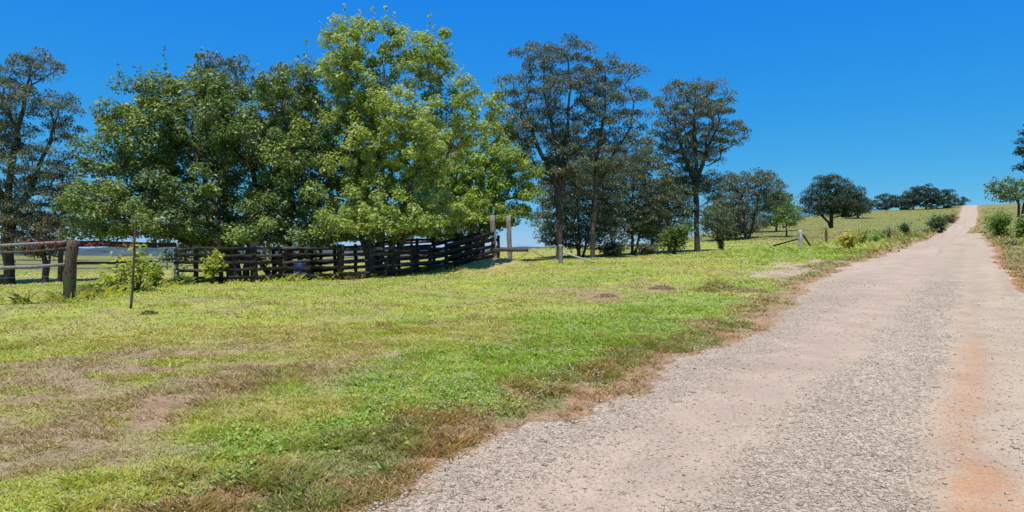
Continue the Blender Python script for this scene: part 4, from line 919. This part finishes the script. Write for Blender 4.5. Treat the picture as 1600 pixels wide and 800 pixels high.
# heap of dry cut grass, clods
def heap(name, label, cat, base, w_, h, cols, seed, n_=900, L=0.12, mat=None):
    r = np.random.default_rng(seed)
    X, Y = hit(*base); z0 = gz(X, Y)
    a = r.uniform(0, 6.28, n_); q = np.sqrt(r.random(n_))
    x = np.cos(a) * q * w_ * 0.5; y = np.sin(a) * q * w_ * 0.32
    z = ground_z(X + x, Y + y) - z0 + h * np.clip(1 - q ** 1.5, 0, 1) * (0.45 + 0.55 * r.random(n_)) * (0.7 + 0.6 * fbm(x * 3 / w_ + seed, y * 3, seed, 2))
    C = np.stack([x, y, z], 1)
    V, Q = leaf_quads(C, L, 0.16, r.normal(0, 0.7, C.shape) + np.array([0, 0, 0.6]), 0.2, r)
    pal = np.array(cols); cc = pal[r.integers(0, len(pal), n_)] * r.uniform(0.7, 1.2, (n_, 1))
    # solid core so the heap is not see-through
    g = 14; u_ = np.linspace(0, 2 * np.pi, 20, endpoint=False); vs = [np.array([[0, 0, h * 0.8]])]
    for k in range(1, 6):
        f = k / 5
        ring = np.stack([np.cos(u_) * f * w_ * 0.48, np.sin(u_) * f * w_ * 0.3, ground_z(X + np.cos(u_) * f * w_ * 0.48, Y + np.sin(u_) * f * w_ * 0.3) - z0 + h * (0.8 * (1 - f ** 1.5)) * r.uniform(0.7, 1.15, 20) - 0.02 * (k == 5)], 1); vs.append(ring)
    CV = np.vstack(vs); base_n = len(V)
    tri = [[0, 1 + j, 1 + (j + 1) % 20] for j in range(20)]; qd = [[1 + 20 * k + j, 1 + 20 * (k + 1) + j, 1 + 20 * (k + 1) + (j + 1) % 20, 1 + 20 * k + (j + 1) % 20] for k in range(4) for j in range(20)]
    col = np.vstack([np.repeat(cc, 4, 0), np.repeat((pal.mean(0) * 0.8)[None], len(CV), 0)])
    o = mesh_np(name, np.vstack([V, CV]), [Q, np.array(qd) + base_n, np.array(tri) + base_n], mat or M_GRASS, None, col)
    o.location = (X, Y, z0); return tag(o, label, cat)
heap('grass_heap', 'heap of dry cut grass on the lawn near the road bend', 'heap', (1122, 459), 1.35, 0.30, [(0.50, 0.42, 0.13), (0.42, 0.32, 0.12), (0.15, 0.11, 0.06), (0.40, 0.40, 0.08)], 131, 1300)
heap('grass_heap', 'long low windrow of straw trailing right from the dry heap', 'heap', (1165, 461), 1.3, 0.10, [(0.42, 0.33, 0.14), (0.46, 0.36, 0.17), (0.36, 0.26, 0.12)], 132, 600)
heap('soil_clod', 'reddish clod of upturned soil on the lawn left of the dry heap', 'clod', (947, 468), 0.75, 0.11, [(0.26, 0.14, 0.09), (0.36, 0.25, 0.15)], 133, 220, 0.08)
heap('soil_clod', 'brown clod with dry grass between soil clod and dry heap', 'clod', (1035, 455), 0.9, 0.13, [(0.26, 0.2, 0.10), (0.34, 0.28, 0.13)], 134, 300, 0.1)
heap('soil_clod', 'small dark heap in the grass right of the leaning stake base', 'clod', (234, 499), 0.42, 0.10, [(0.13, 0.11, 0.05), (0.18, 0.2, 0.05)], 135, 160, 0.09)  # low mound of dark olive-brown blades
heap('leaf_litter', 'bright red-orange fallen leaf litter on the dry left lawn', 'leaf litter', (255, 577), 0.22, 0.035, [(0.55, 0.16, 0.05), (0.48, 0.2, 0.07)], 136, 60, 0.05)

# ------------------------------------------------------------------ old post-and-rail fence on the left
def P3(px, py, Y): return np.array([(px - HX) / F * Y, Y, EYE - (py - HY) / F * Y])
def post(parent, org, x, y, ztop, r_, mat, lean=(0, 0), sides=9, name='post', square=None):
    zb = gz(x, y) - 0.12; mb = MB()
    a = np.array([x, y, zb]) - org; b = np.array([x + lean[0], y + lean[1], ztop]) - org
    if square: mb.board(a, b, square[0], square[1], 0.006, 7)
    else:
        t_ = np.linspace(0, 1, 8)[:, None]; pts = a + (b - a) * t_ + rng.normal(0, 0.011, (8, 3)) * np.array([1, 1, 0])
        mb.tube(pts, r_ * rng.uniform(0.88, 1.12, 8) * np.linspace(1.06, 0.94, 8), sides)
    return mb.build(name, mat, parent, False)
def wire(parent, org, pts, name='wire', r_=0.0035):
    mb = MB(); Pn = []
    for a, b in zip(pts[:-1], pts[1:]):
        a = np.asarray(a, float); b = np.asarray(b, float)
        for q in np.linspace(0, 1, 9)[:-1]:
            p = a + (b - a) * q; p = p - np.array([0, 0, 0.025 * 4 * q * (1 - q)]); Pn.append(p)
    Pn.append(np.asarray(pts[-1], float))
    mb.tube(np.array(Pn) - org, r_, 4); return mb.build(name, M_WIRE, parent)

ax, ay, az_ = at(106, 478)
bx, by, bz_ = at(276, 448)
org = np.array([ax, ay, az_]); old = empty('rail_fence', org)
tag(old, 'old two-rail timber fence with mossy log post and sagging wires', 'fence')
post(old, org, ax, ay, P3(108, 377, ay)[2], 0.155, M_WOOD_M, (0.11, 0), 11)
post(old, org, bx, by, P3(276, 381, by)[2], 0.10, M_WOOD_G, (-0.05, 0), 9)
# a third post out of frame on the left carries the rails on
cx, cy = ax - 5.2, ay - 0.6
post(old, org, cx, cy, gz(cx, cy) + 1.72, 0.14, M_WOOD_M, (0, 0), 9)
zA = P3(108, 377, ay)[2]
def rail(p, q, r_, mat=M_WOOD_D, flat=None):
    mb = MB(); p = np.asarray(p); q = np.asarray(q)
    if flat: mb.board(p - org, q - org, flat[0], flat[1], 0.008, 8)
    else:
        t_ = np.linspace(0, 1, 10)[:, None]; pts = p + (q - p) * t_ - np.array([0, 0, 1]) * (0.05 * np.sin(np.pi * t_)) + rng.normal(0, 0.008, (10, 3)); mb.tube(pts - org, r_ * rng.uniform(.9, 1.1, 10), 8)
    return mb.build('rail', mat, old)
yo = -0.13
rail((cx - 3.0, cy + yo, gz(cx, cy) + 1.66), (ax, ay + yo, zA - 0.06), 0.042, M_WOOD_G)
rail((cx - 3.0, cy + yo, gz(cx, cy) + 1.38), (ax, ay + yo, zA - 0.24), 0.035, M_WOOD_M)
rail((cx - 3.0, cy + yo, gz(cx, cy) + 1.02), (ax, ay + yo, zA - 0.66), 0.045, M_WOOD_G)
zB = P3(276, 381, by)[2]
rail((ax, ay - .1, zA - 0.10), (bx, by - .08, zB - 0.06), 0, M_WOOD_D, (0.05, 0.17))
rail((ax, ay - .1, zA - 0.62), (bx, by - .08, zB - 0.62), 0.035, M_WOOD_D)
mb = MB(); mb.board(np.array(P3(228, 440, by - 1)) - org, np.array(P3(278, 440, by - .1)) - org, 0.04, 0.10, 0.006, 5); mb.build('rail', M_WOOD_G, old)
for hgt_ in (0.30, 0.52, 0.75):
    wire(old, org, [(cx - 3, cy + yo, gz(cx, cy) + hgt_), (ax, ay + yo, gz(ax, ay) + hgt_), (bx, by, gz(bx, by) + hgt_)])

# red creeper along the top rail
r = np.random.default_rng(77); n_ = 420
f = r.random(n_); seg = r.random(n_) < 0.62
a0, a1 = np.array([ax - 1.05, ay + yo, zA - 0.10]), np.array([ax - 0.05, ay + yo, zA - 0.08]); b0, b1 = np.array([ax + 0.1, ay - .1, zA - 0.10]), np.array([ax + 1.5, ay + 0.6, zA - 0.14])
C = np.where(seg[:, None], a0 + (a1 - a0) * f[:, None], b0 + (b1 - b0) * f[:, None]) + r.normal(0, 1, (n_, 3)) * np.array([0.05, 0.05, 0.05])
ko = np.array([ax - 1.05, ay + yo, zA - 0.10])
V, Q = leaf_quads(C - ko, 0.06, 0.6, r.normal(0, 0.6, C.shape) + np.array([0, -.5, .5]), 0.4, r)
cc = np.array([(0.30, 0.03, 0.02), (0.22, 0.045, 0.025), (0.14, 0.06, 0.03), (0.36, 0.08, 0.04)])[r.integers(0, 4, n_)]
o = mesh_np('creeper', V, Q, M_LEAF_L, None, np.repeat(cc, 4, 0)); o.location = ko
tag(o, 'red-leaved creeper hanging along the top rail beside the mossy post', 'creeper')
# tall stake
sx, sy, sz_ = at(204, 489)
mb = MB(); top = P3(213, 338, sy) - np.array([sx, sy, sz_]); t_ = np.linspace(0, 1, 12)[:, None]
mb.tube(np.array([0, 0, -0.1]) + (top + np.array([0, 0, .1])) * t_ + rng.normal(0, 0.006, (12, 3)), np.linspace(0.032, 0.024, 12), 7)
o = mb.build('stake', wood_mat('stake_timber', (0.045, 0.03, 0.02), (0.17, 0.13, 0.09), (7, 7, 1.0)), None); o.location = (sx, sy, sz_); tag(o, 'tall thin leaning timber stake standing in the grass', 'stake')

# ------------------------------------------------------------------ stockyard
ypix = [(276, 448), (306, 447), (345, 446), (398, 444), (440, 442), (484, 440), (531, 438), (575, 436), (612, 433), (648, 430), (672, 427), (697, 424)]
yp = [at(*p) for p in ypix]
org = np.array(yp[5]); yard = empty('stockyard_fence', org)
tag(yard, 'dark timber five-rail stockyard fence in the shade of the trees', 'fence')
tops = [P3(0, 386.0, y[1])[2] + rng.uniform(-.05, .07) for y in yp]
hts = [P3(0, 388.0, y[1])[2] - y[2] for y in yp]
for k, (x, y, z) in enumerate(yp):
    if k == 0: continue
    big = ypix[k][0] in (531, 612, 398)
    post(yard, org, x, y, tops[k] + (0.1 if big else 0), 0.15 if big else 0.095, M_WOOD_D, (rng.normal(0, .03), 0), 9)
for k in range(len(yp) - 1):
    for h_ in (0.19, 0.39, 0.59, 0.79, 0.98):
        a = np.array(yp[k]) + np.array([-0.05, -0.12, h_ * hts[k] + rng.normal(0, .028)]); b = np.array(yp[k + 1]) + np.array([0.05, -0.12 + 0.012, h_ * hts[k + 1] + rng.normal(0, .015)])
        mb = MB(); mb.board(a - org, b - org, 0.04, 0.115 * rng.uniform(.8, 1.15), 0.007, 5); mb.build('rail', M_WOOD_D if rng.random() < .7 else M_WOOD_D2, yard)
# inner pens
org2 = np.array([*xy(0, 0), 0]) 
def pen(name, label, pts, heights, parent_mat=M_WOOD_D, top=1.55):
    o0 = np.array([pts[0][0], pts[0][1], gz(*pts[0])]); e = empty(name, o0); tag(e, label, 'fence')
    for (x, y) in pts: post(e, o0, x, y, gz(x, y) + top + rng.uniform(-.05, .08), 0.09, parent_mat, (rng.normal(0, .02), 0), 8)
    for (p, q) in zip(pts[:-1], pts[1:]):
        for h_ in heights:
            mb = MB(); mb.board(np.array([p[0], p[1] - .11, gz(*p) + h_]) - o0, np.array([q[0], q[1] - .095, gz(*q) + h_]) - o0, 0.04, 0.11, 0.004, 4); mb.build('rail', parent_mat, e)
    return e
x0, y0 = yp[0][0], yp[0][1]
pen('stockyard_fence', 'back rail fence of the stockyard, seen under the tree crowns', [(x0 + 0.5 + 2.4 * k, y0 + 9.5 + 0.45 * k) for k in range(6)], (0.3, 0.65, 1.0, 1.4))
pen('stockyard_fence', 'cross fence inside the stockyard behind the dark trunks', [(yp[4][0] + .5 * k, yp[4][1] + 0.5 + 2.2 * k) for k in range(5)], (0.3, 0.65, 1.0, 1.4))
pen('stockyard_fence', 'curved forcing pen rails behind the pale tree stems', [(yp[7][0] + 0.8 * k, yp[7][1] + 2.0 + 0.9 * math.sin(k * .9) + .6 * k) for k in range(4)], (0.3, 0.6, 0.9, 1.2, 1.5))

# loading race with tall posts
rx0, ry0, rz0 = at(697, 424)
tx, ty, tz = at(774, 417); ux, uy = tx + 0.80, ty + 0.55
uz = gz(ux, uy)
org = np.array([tx, ty, tz]); race = empty('loading_ramp', org)
tag(race, 'timber cattle loading ramp rising to two tall grey posts', 'loading ramp')
def rb(a, b, w_, h_, name, mat, up=(0, 0, 1)):
    mb = MB(); mb.board(np.asarray(a) - org, np.asarray(b) - org, w_, h_, 0.006, 7, up); return mb.build(name, mat, race)
mb = MB(); mb.board(np.array([tx, ty, tz - .2]) - org, P3(769, 337, ty) - org, 0.26, 0.30, 0.010, 8, (0, 1, 0)); mb.build('tall_post', M_WOOD_W if False else M_WOOD_G, race)
mb = MB(); mb.board(np.array([ux, uy, uz - .2]) - org, P3(794, 338, uy) - org, 0.24, 0.28, 0.010, 8, (0, 1, 0)); mb.build('tall_post', M_WOOD_G, race)
zc = P3(780, 391, ty)[2]
rb((tx - .25, ty - .22, zc), (ux + .95, uy - .25, zc - 0.02), 0.10, 0.17, 'cross_beam', M_WOOD_M)
dirv = np.array([tx - rx0, ty - ry0, 0]); Lr = np.linalg.norm(dirv); dirv /= Lr; nrm_ = np.array([-dirv[1], dirv[0], 0])
for side in (-0.05, 1.05):
    for k, h_ in enumerate((0.25, 0.6, 0.95, 1.3)):
        a = np.array([rx0, ry0, gz(rx0, ry0) + h_ * 0.92]) + nrm_ * side; b = np.array([tx, ty, tz + h_ * 0.92 + 0.50]) + nrm_ * side - dirv * 0.05
        rb(a, b, 0.045, 0.16, 'ramp_rail', M_WOOD_D)
    for f_ in (0.25, 0.5, 0.75):
        p = np.array([rx0, ry0, 0]) + dirv * Lr * f_ + nrm_ * (side + (0.09 if side > .5 else -0.09) * -1); zt = gz(rx0, ry0) + 1.30 + (tz + 0.48 - gz(rx0, ry0)) * f_
        post(race, org, p[0], p[1], zt, 0.085, M_WOOD_D, name='ramp_post')
a = np.array([rx0, ry0, gz(rx0, ry0) + 0.05]) + nrm_ * .5; b = np.array([tx, ty, tz + 0.50]) + nrm_ * .5
rb(a, b, 1.0, 0.07, 'ramp_floor', M_WOOD_D)
for side in (0.0, 1.0):      # sheeted sides under the floor
    V_ = np.array([[*(np.array([rx0, ry0]) + nrm_[:2] * side), gz(rx0, ry0) - .05], [*(np.array([tx, ty]) - dirv[:2] * .2 + nrm_[:2] * side), tz - .05], [*(np.array([tx, ty]) - dirv[:2] * .2 + nrm_[:2] * side), tz + 0.44], [*(np.array([rx0, ry0]) + nrm_[:2] * side), gz(rx0, ry0) + .02]]) - org
    off_ = nrm_ * 0.03; VV_ = np.vstack([V_ - off_, V_ + off_])
    mesh_np('ramp_side', VV_, np.array([[0, 1, 2, 3], [7, 6, 5, 4], [0, 4, 5, 1], [1, 5, 6, 2], [2, 6, 7, 3], [3, 7, 4, 0]]), M_WOOD_D, race)

# blue drum behind the rails
def drum(label, base, rad, h, mat, dy=0.6):
    X, Y = hit(*base); Y += dy; z = gz(X, Y); prof = [(0.0, 0), (0.96, 0), (1, 0.02), (1, 0.30), (1.05, 0.33), (1, 0.36), (1, 0.64), (1.05, 0.67), (1, 0.70), (1, 0.97), (0.96, 1.0), (0.90, 1.0), (0.88, 0.97), (0, 0.97)]
    th = np.linspace(0, 2 * np.pi, 24, endpoint=False)
    V = np.array([[(rad * a * math.cos(t)), rad * a * math.sin(t), h * b] for a, b in prof for t in th]); m = len(prof)
    i = np.arange(m - 1)[:, None] * 24; j = np.arange(24)[None]; j2 = (j + 1) % 24
    o = mesh_np('drum', V, np.stack([i + j, i + j2, i + 24 + j2, i + 24 + j], -1).reshape(-1, 4), mat, None, None, True)
    o.location = (X, Y, z); return tag(o, label, 'drum')
drum('blue plastic drum standing in the shade behind the stockyard rails', (463, 441), 0.27, 0.75, M_BLUE, 0.55)
drum('black tub standing in the paddock at the far left', (17, 447), 0.34, 0.62, M_BLACKP, -1.0)

# ------------------------------------------------------------------ paddock strainers and wire fence
gxp, gyp, gzp = at(876, 414)
org = np.array([gxp, gyp, gzp]); gp = empty('strainer_fence', org)
tag(gp, 'grey strainer post with pale diagonal stay beside the tall gums', 'fence')
post(gp, org, gxp, gyp, P3(876, 383, gyp)[2], 0.12, M_WOOD_G, (0, 0), 9)
mb = MB(); ex, ey, ez = at(930, 408); ex, ey = gxp + 1.9, gyp + 0.2; ez = gz(ex, ey)
mb.tube(np.linspace(P3(879, 395, gyp), np.array([ex, ey, ez + 0.03]), 6) - org, 0.045, 7); mb.build('stay', M_WOOD_W, gp)
lx, ly = tx + 1.15, ty + 0.8
for h_ in (0.35, 0.7, 1.0):
    wire(gp, org, [(lx, ly, gz(lx, ly) + h_), (gxp, gyp - .11, gzp + h_)])
mb = MB(); q1 = at(812, 405); q2 = at(853, 405)
mid_ = P3(828, 391, (q1[1] + q2[1]) / 2)
o0 = np.array(q1); mb.tube(np.array([q1, mid_, q2]) - o0, 0.022, 6)
o = mb.build('bent_pole', M_WOOD_R, None); o.location = o0; tag(o, 'thin bent pole arching from the grass right of the loading ramp', 'pole')

fx, fy, fz = at(1251, 391)
org = np.array([fx, fy, fz]); wf = empty('wire_fence', org)
tag(wf, 'wire fence with pale braced strainer post running up beside the road', 'fence')
post(wf, org, fx, fy, P3(1251, 360, fy)[2], 0.125, M_WOOD_W, (-0.02, 0), 9, 'strainer_post')
mb = MB(); mb.tube(np.linspace(P3(1247, 374, fy), P3(1208, 384.5, fy + .6), 6) - org, 0.055, 7); mb.build('stay', M_WOOD_D, wf)
mb = MB(); mb.tube(np.linspace(P3(1255, 368, fy), P3(1266, 384, fy + 1.0), 6) - org, 0.06, 7); mb.build('stay', M_WOOD_D, wf)
fpts = [(fx, fy)]
hx, hy, hz = at(1291, 383); post(wf, org, hx, hy, P3(1291, 357, hy)[2], 0.115, M_WOOD_R, (0, 0), 9); fpts.append((hx, hy))
s0, t0 = st(hx, hy)
for k in range(1, 15):
    s_ = s0 + 7.0 * k; x, y = xy(s_, t0 + 0.012 * (s_ - s0)); fpts.append((x, y))
    post(wf, org, x, y, gz(x, y) + 1.15 + rng.uniform(-.05, .08), 0.05, M_WOOD_G, (rng.normal(0, .04), 0), 6)
for h_ in (0.3, 0.55, 0.8, 1.02):
    wire(wf, org, [(x, y - .06, gz(x, y) + h_) for x, y in fpts], r_=0.005)
# far paddock fence on the left
q0 = [(-46 + 4.0 * k, 57 + 0.6 * k) for k in range(9)]
pen('paddock_fence', 'low grey paddock fence at the far edge of the left paddock', q0, (0.35, 0.7, 1.05), M_WOOD_G, 1.15)
# right verge fence
rp = []
for k in range(9):
    rp.append(xy(62 + 7 * k, 8.5 + 0.02 * k))
o0 = np.array([rp[0][0], rp[0][1], gz(*rp[0])]); e = empty('wire_fence', o0); tag(e, 'thin wire fence along the right verge of the road', 'fence')
for (x, y) in rp: post(e, o0, x, y, gz(x, y) + 1.1, 0.05, M_WOOD_G, (rng.normal(0, .03), 0), 6)
for h_ in (0.35, 0.7, 1.0): wire(e, o0, [(x, y - .06, gz(x, y) + h_) for x, y in rp], r_=0.005)

# distant hills
def hills(name, x0_, x1_, Yd, zb, zt, seed, depth=500):
    nx, ny = 160, 14
    xs = np.linspace(x0_, x1_, nx); ys = np.linspace(0, 1, ny)
    XX, TT_ = np.meshgrid(xs, ys, indexing='ij')
    ridge = zt + (fbm(XX / 500, XX * 0 + seed, seed, 4) - 0.5) * 22 + (fbm(XX / 30, XX * 0 + seed, seed + 3, 3) - 0.5) * 5
    Zz = zb + (ridge - zb) * np.sin(TT_ * np.pi) ** 0.8 * np.clip(np.minimum(XX - x0_, x1_ - XX) / 300, 0, 1) ** 0.5
    i = np.arange(nx - 1)[:, None] * ny; j = np.arange(ny - 1)[None]
    return structure(mesh_np(name, np.stack([XX.ravel(), (Yd + depth * TT_).ravel(), Zz.ravel()], 1), np.stack([i + j, i + ny + j, i + ny + j + 1, i + j + 1], -1).reshape(-1, 4), M_HILL, None, None, True))
hills('hills', -2600, 900, 1700, -34, -2, 5)

# ------------------------------------------------------------------ light, sky, camera
SUN_EL = math.radians(72); AZ = math.radians(-166)      # azimuth from +Y towards +X: behind the camera, to the left
sd = np.array([math.sin(AZ) * math.cos(SUN_EL), math.cos(AZ) * math.cos(SUN_EL), math.sin(SUN_EL)])
from mathutils import Vector
sun = bpy.data.lights.new('sun', 'SUN'); sun.energy = 4.2; sun.angle = math.radians(0.53); sun.color = (1.0, 0.96, 0.90)
so = bpy.data.objects.new('sun', sun); COL.objects.link(so); so.rotation_euler = Vector(sd).to_track_quat('Z', 'Y').to_euler(); so.location = (0, -20, 40)
wd = bpy.data.worlds.new('World'); SC.world = wd; wd.use_nodes = True
nt = wd.node_tree; nt.nodes.clear()
out = nt.nodes.new('ShaderNodeOutputWorld'); bg = nt.nodes.new('ShaderNodeBackground'); bg.inputs['Strength'].default_value = 0.10
sky = nt.nodes.new('ShaderNodeTexSky'); sky.sky_type = 'NISHITA'; sky.sun_disc = False
sky.sun_elevation = SUN_EL; sky.sun_rotation = AZ; sky.altitude = 600; sky.air_density = 1.0; sky.dust_density = 0.0; sky.ozone_density = 5.0
hsv = nt.nodes.new('ShaderNodeCombineColor'); sep = nt.nodes.new('ShaderNodeSeparateColor')
nt.links.new(sky.outputs[0], sep.inputs[0])
for ch, (ref, gain, ex) in enumerate(((1.238, 0.118, 1.7), (2.19, 1.84, 0.68), (4.05, 6.2, 0.0))):     # a polarised, deep blue rendering of the sky
    q1_ = nt.nodes.new('ShaderNodeMath'); q1_.operation = 'MULTIPLY'; q1_.inputs[1].default_value = 1 / ref
    q2_ = nt.nodes.new('ShaderNodeMath'); q2_.operation = 'POWER'; q2_.inputs[1].default_value = ex
    q3_ = nt.nodes.new('ShaderNodeMath'); q3_.operation = 'MULTIPLY'; q3_.inputs[1].default_value = gain
    nt.links.new(sep.outputs[ch], q1_.inputs[0]); nt.links.new(q1_.outputs[0], q2_.inputs[0]); nt.links.new(q2_.outputs[0], q3_.inputs[0]); nt.links.new(q3_.outputs[0], hsv.inputs[ch])
nt.links.new(hsv.outputs[0], bg.inputs['Color']); nt.links.new(bg.outputs[0], out.inputs['Surface'])

cam = bpy.data.cameras.new('camera'); co = bpy.data.objects.new('camera', cam); COL.objects.link(co)
cam.sensor_width = 36; cam.lens = F / 1600 * 36; cam.shift_y = -(400 - HY) / 1600; cam.clip_start = 0.05; cam.clip_end = 20000
co.location = (0, 0, EYE + gz(0, 0)); co.rotation_euler = (math.radians(90), 0, 0)
SC.camera = co
SC.view_settings.view_transform = 'Standard'; SC.view_settings.look = 'None'; SC.view_settings.gamma = 1; SC.view_settings.exposure = 0.37
SC.view_settings.use_curve_mapping = False
SC.cycles.max_bounces = 8; SC.cycles.transparent_max_bounces = 8
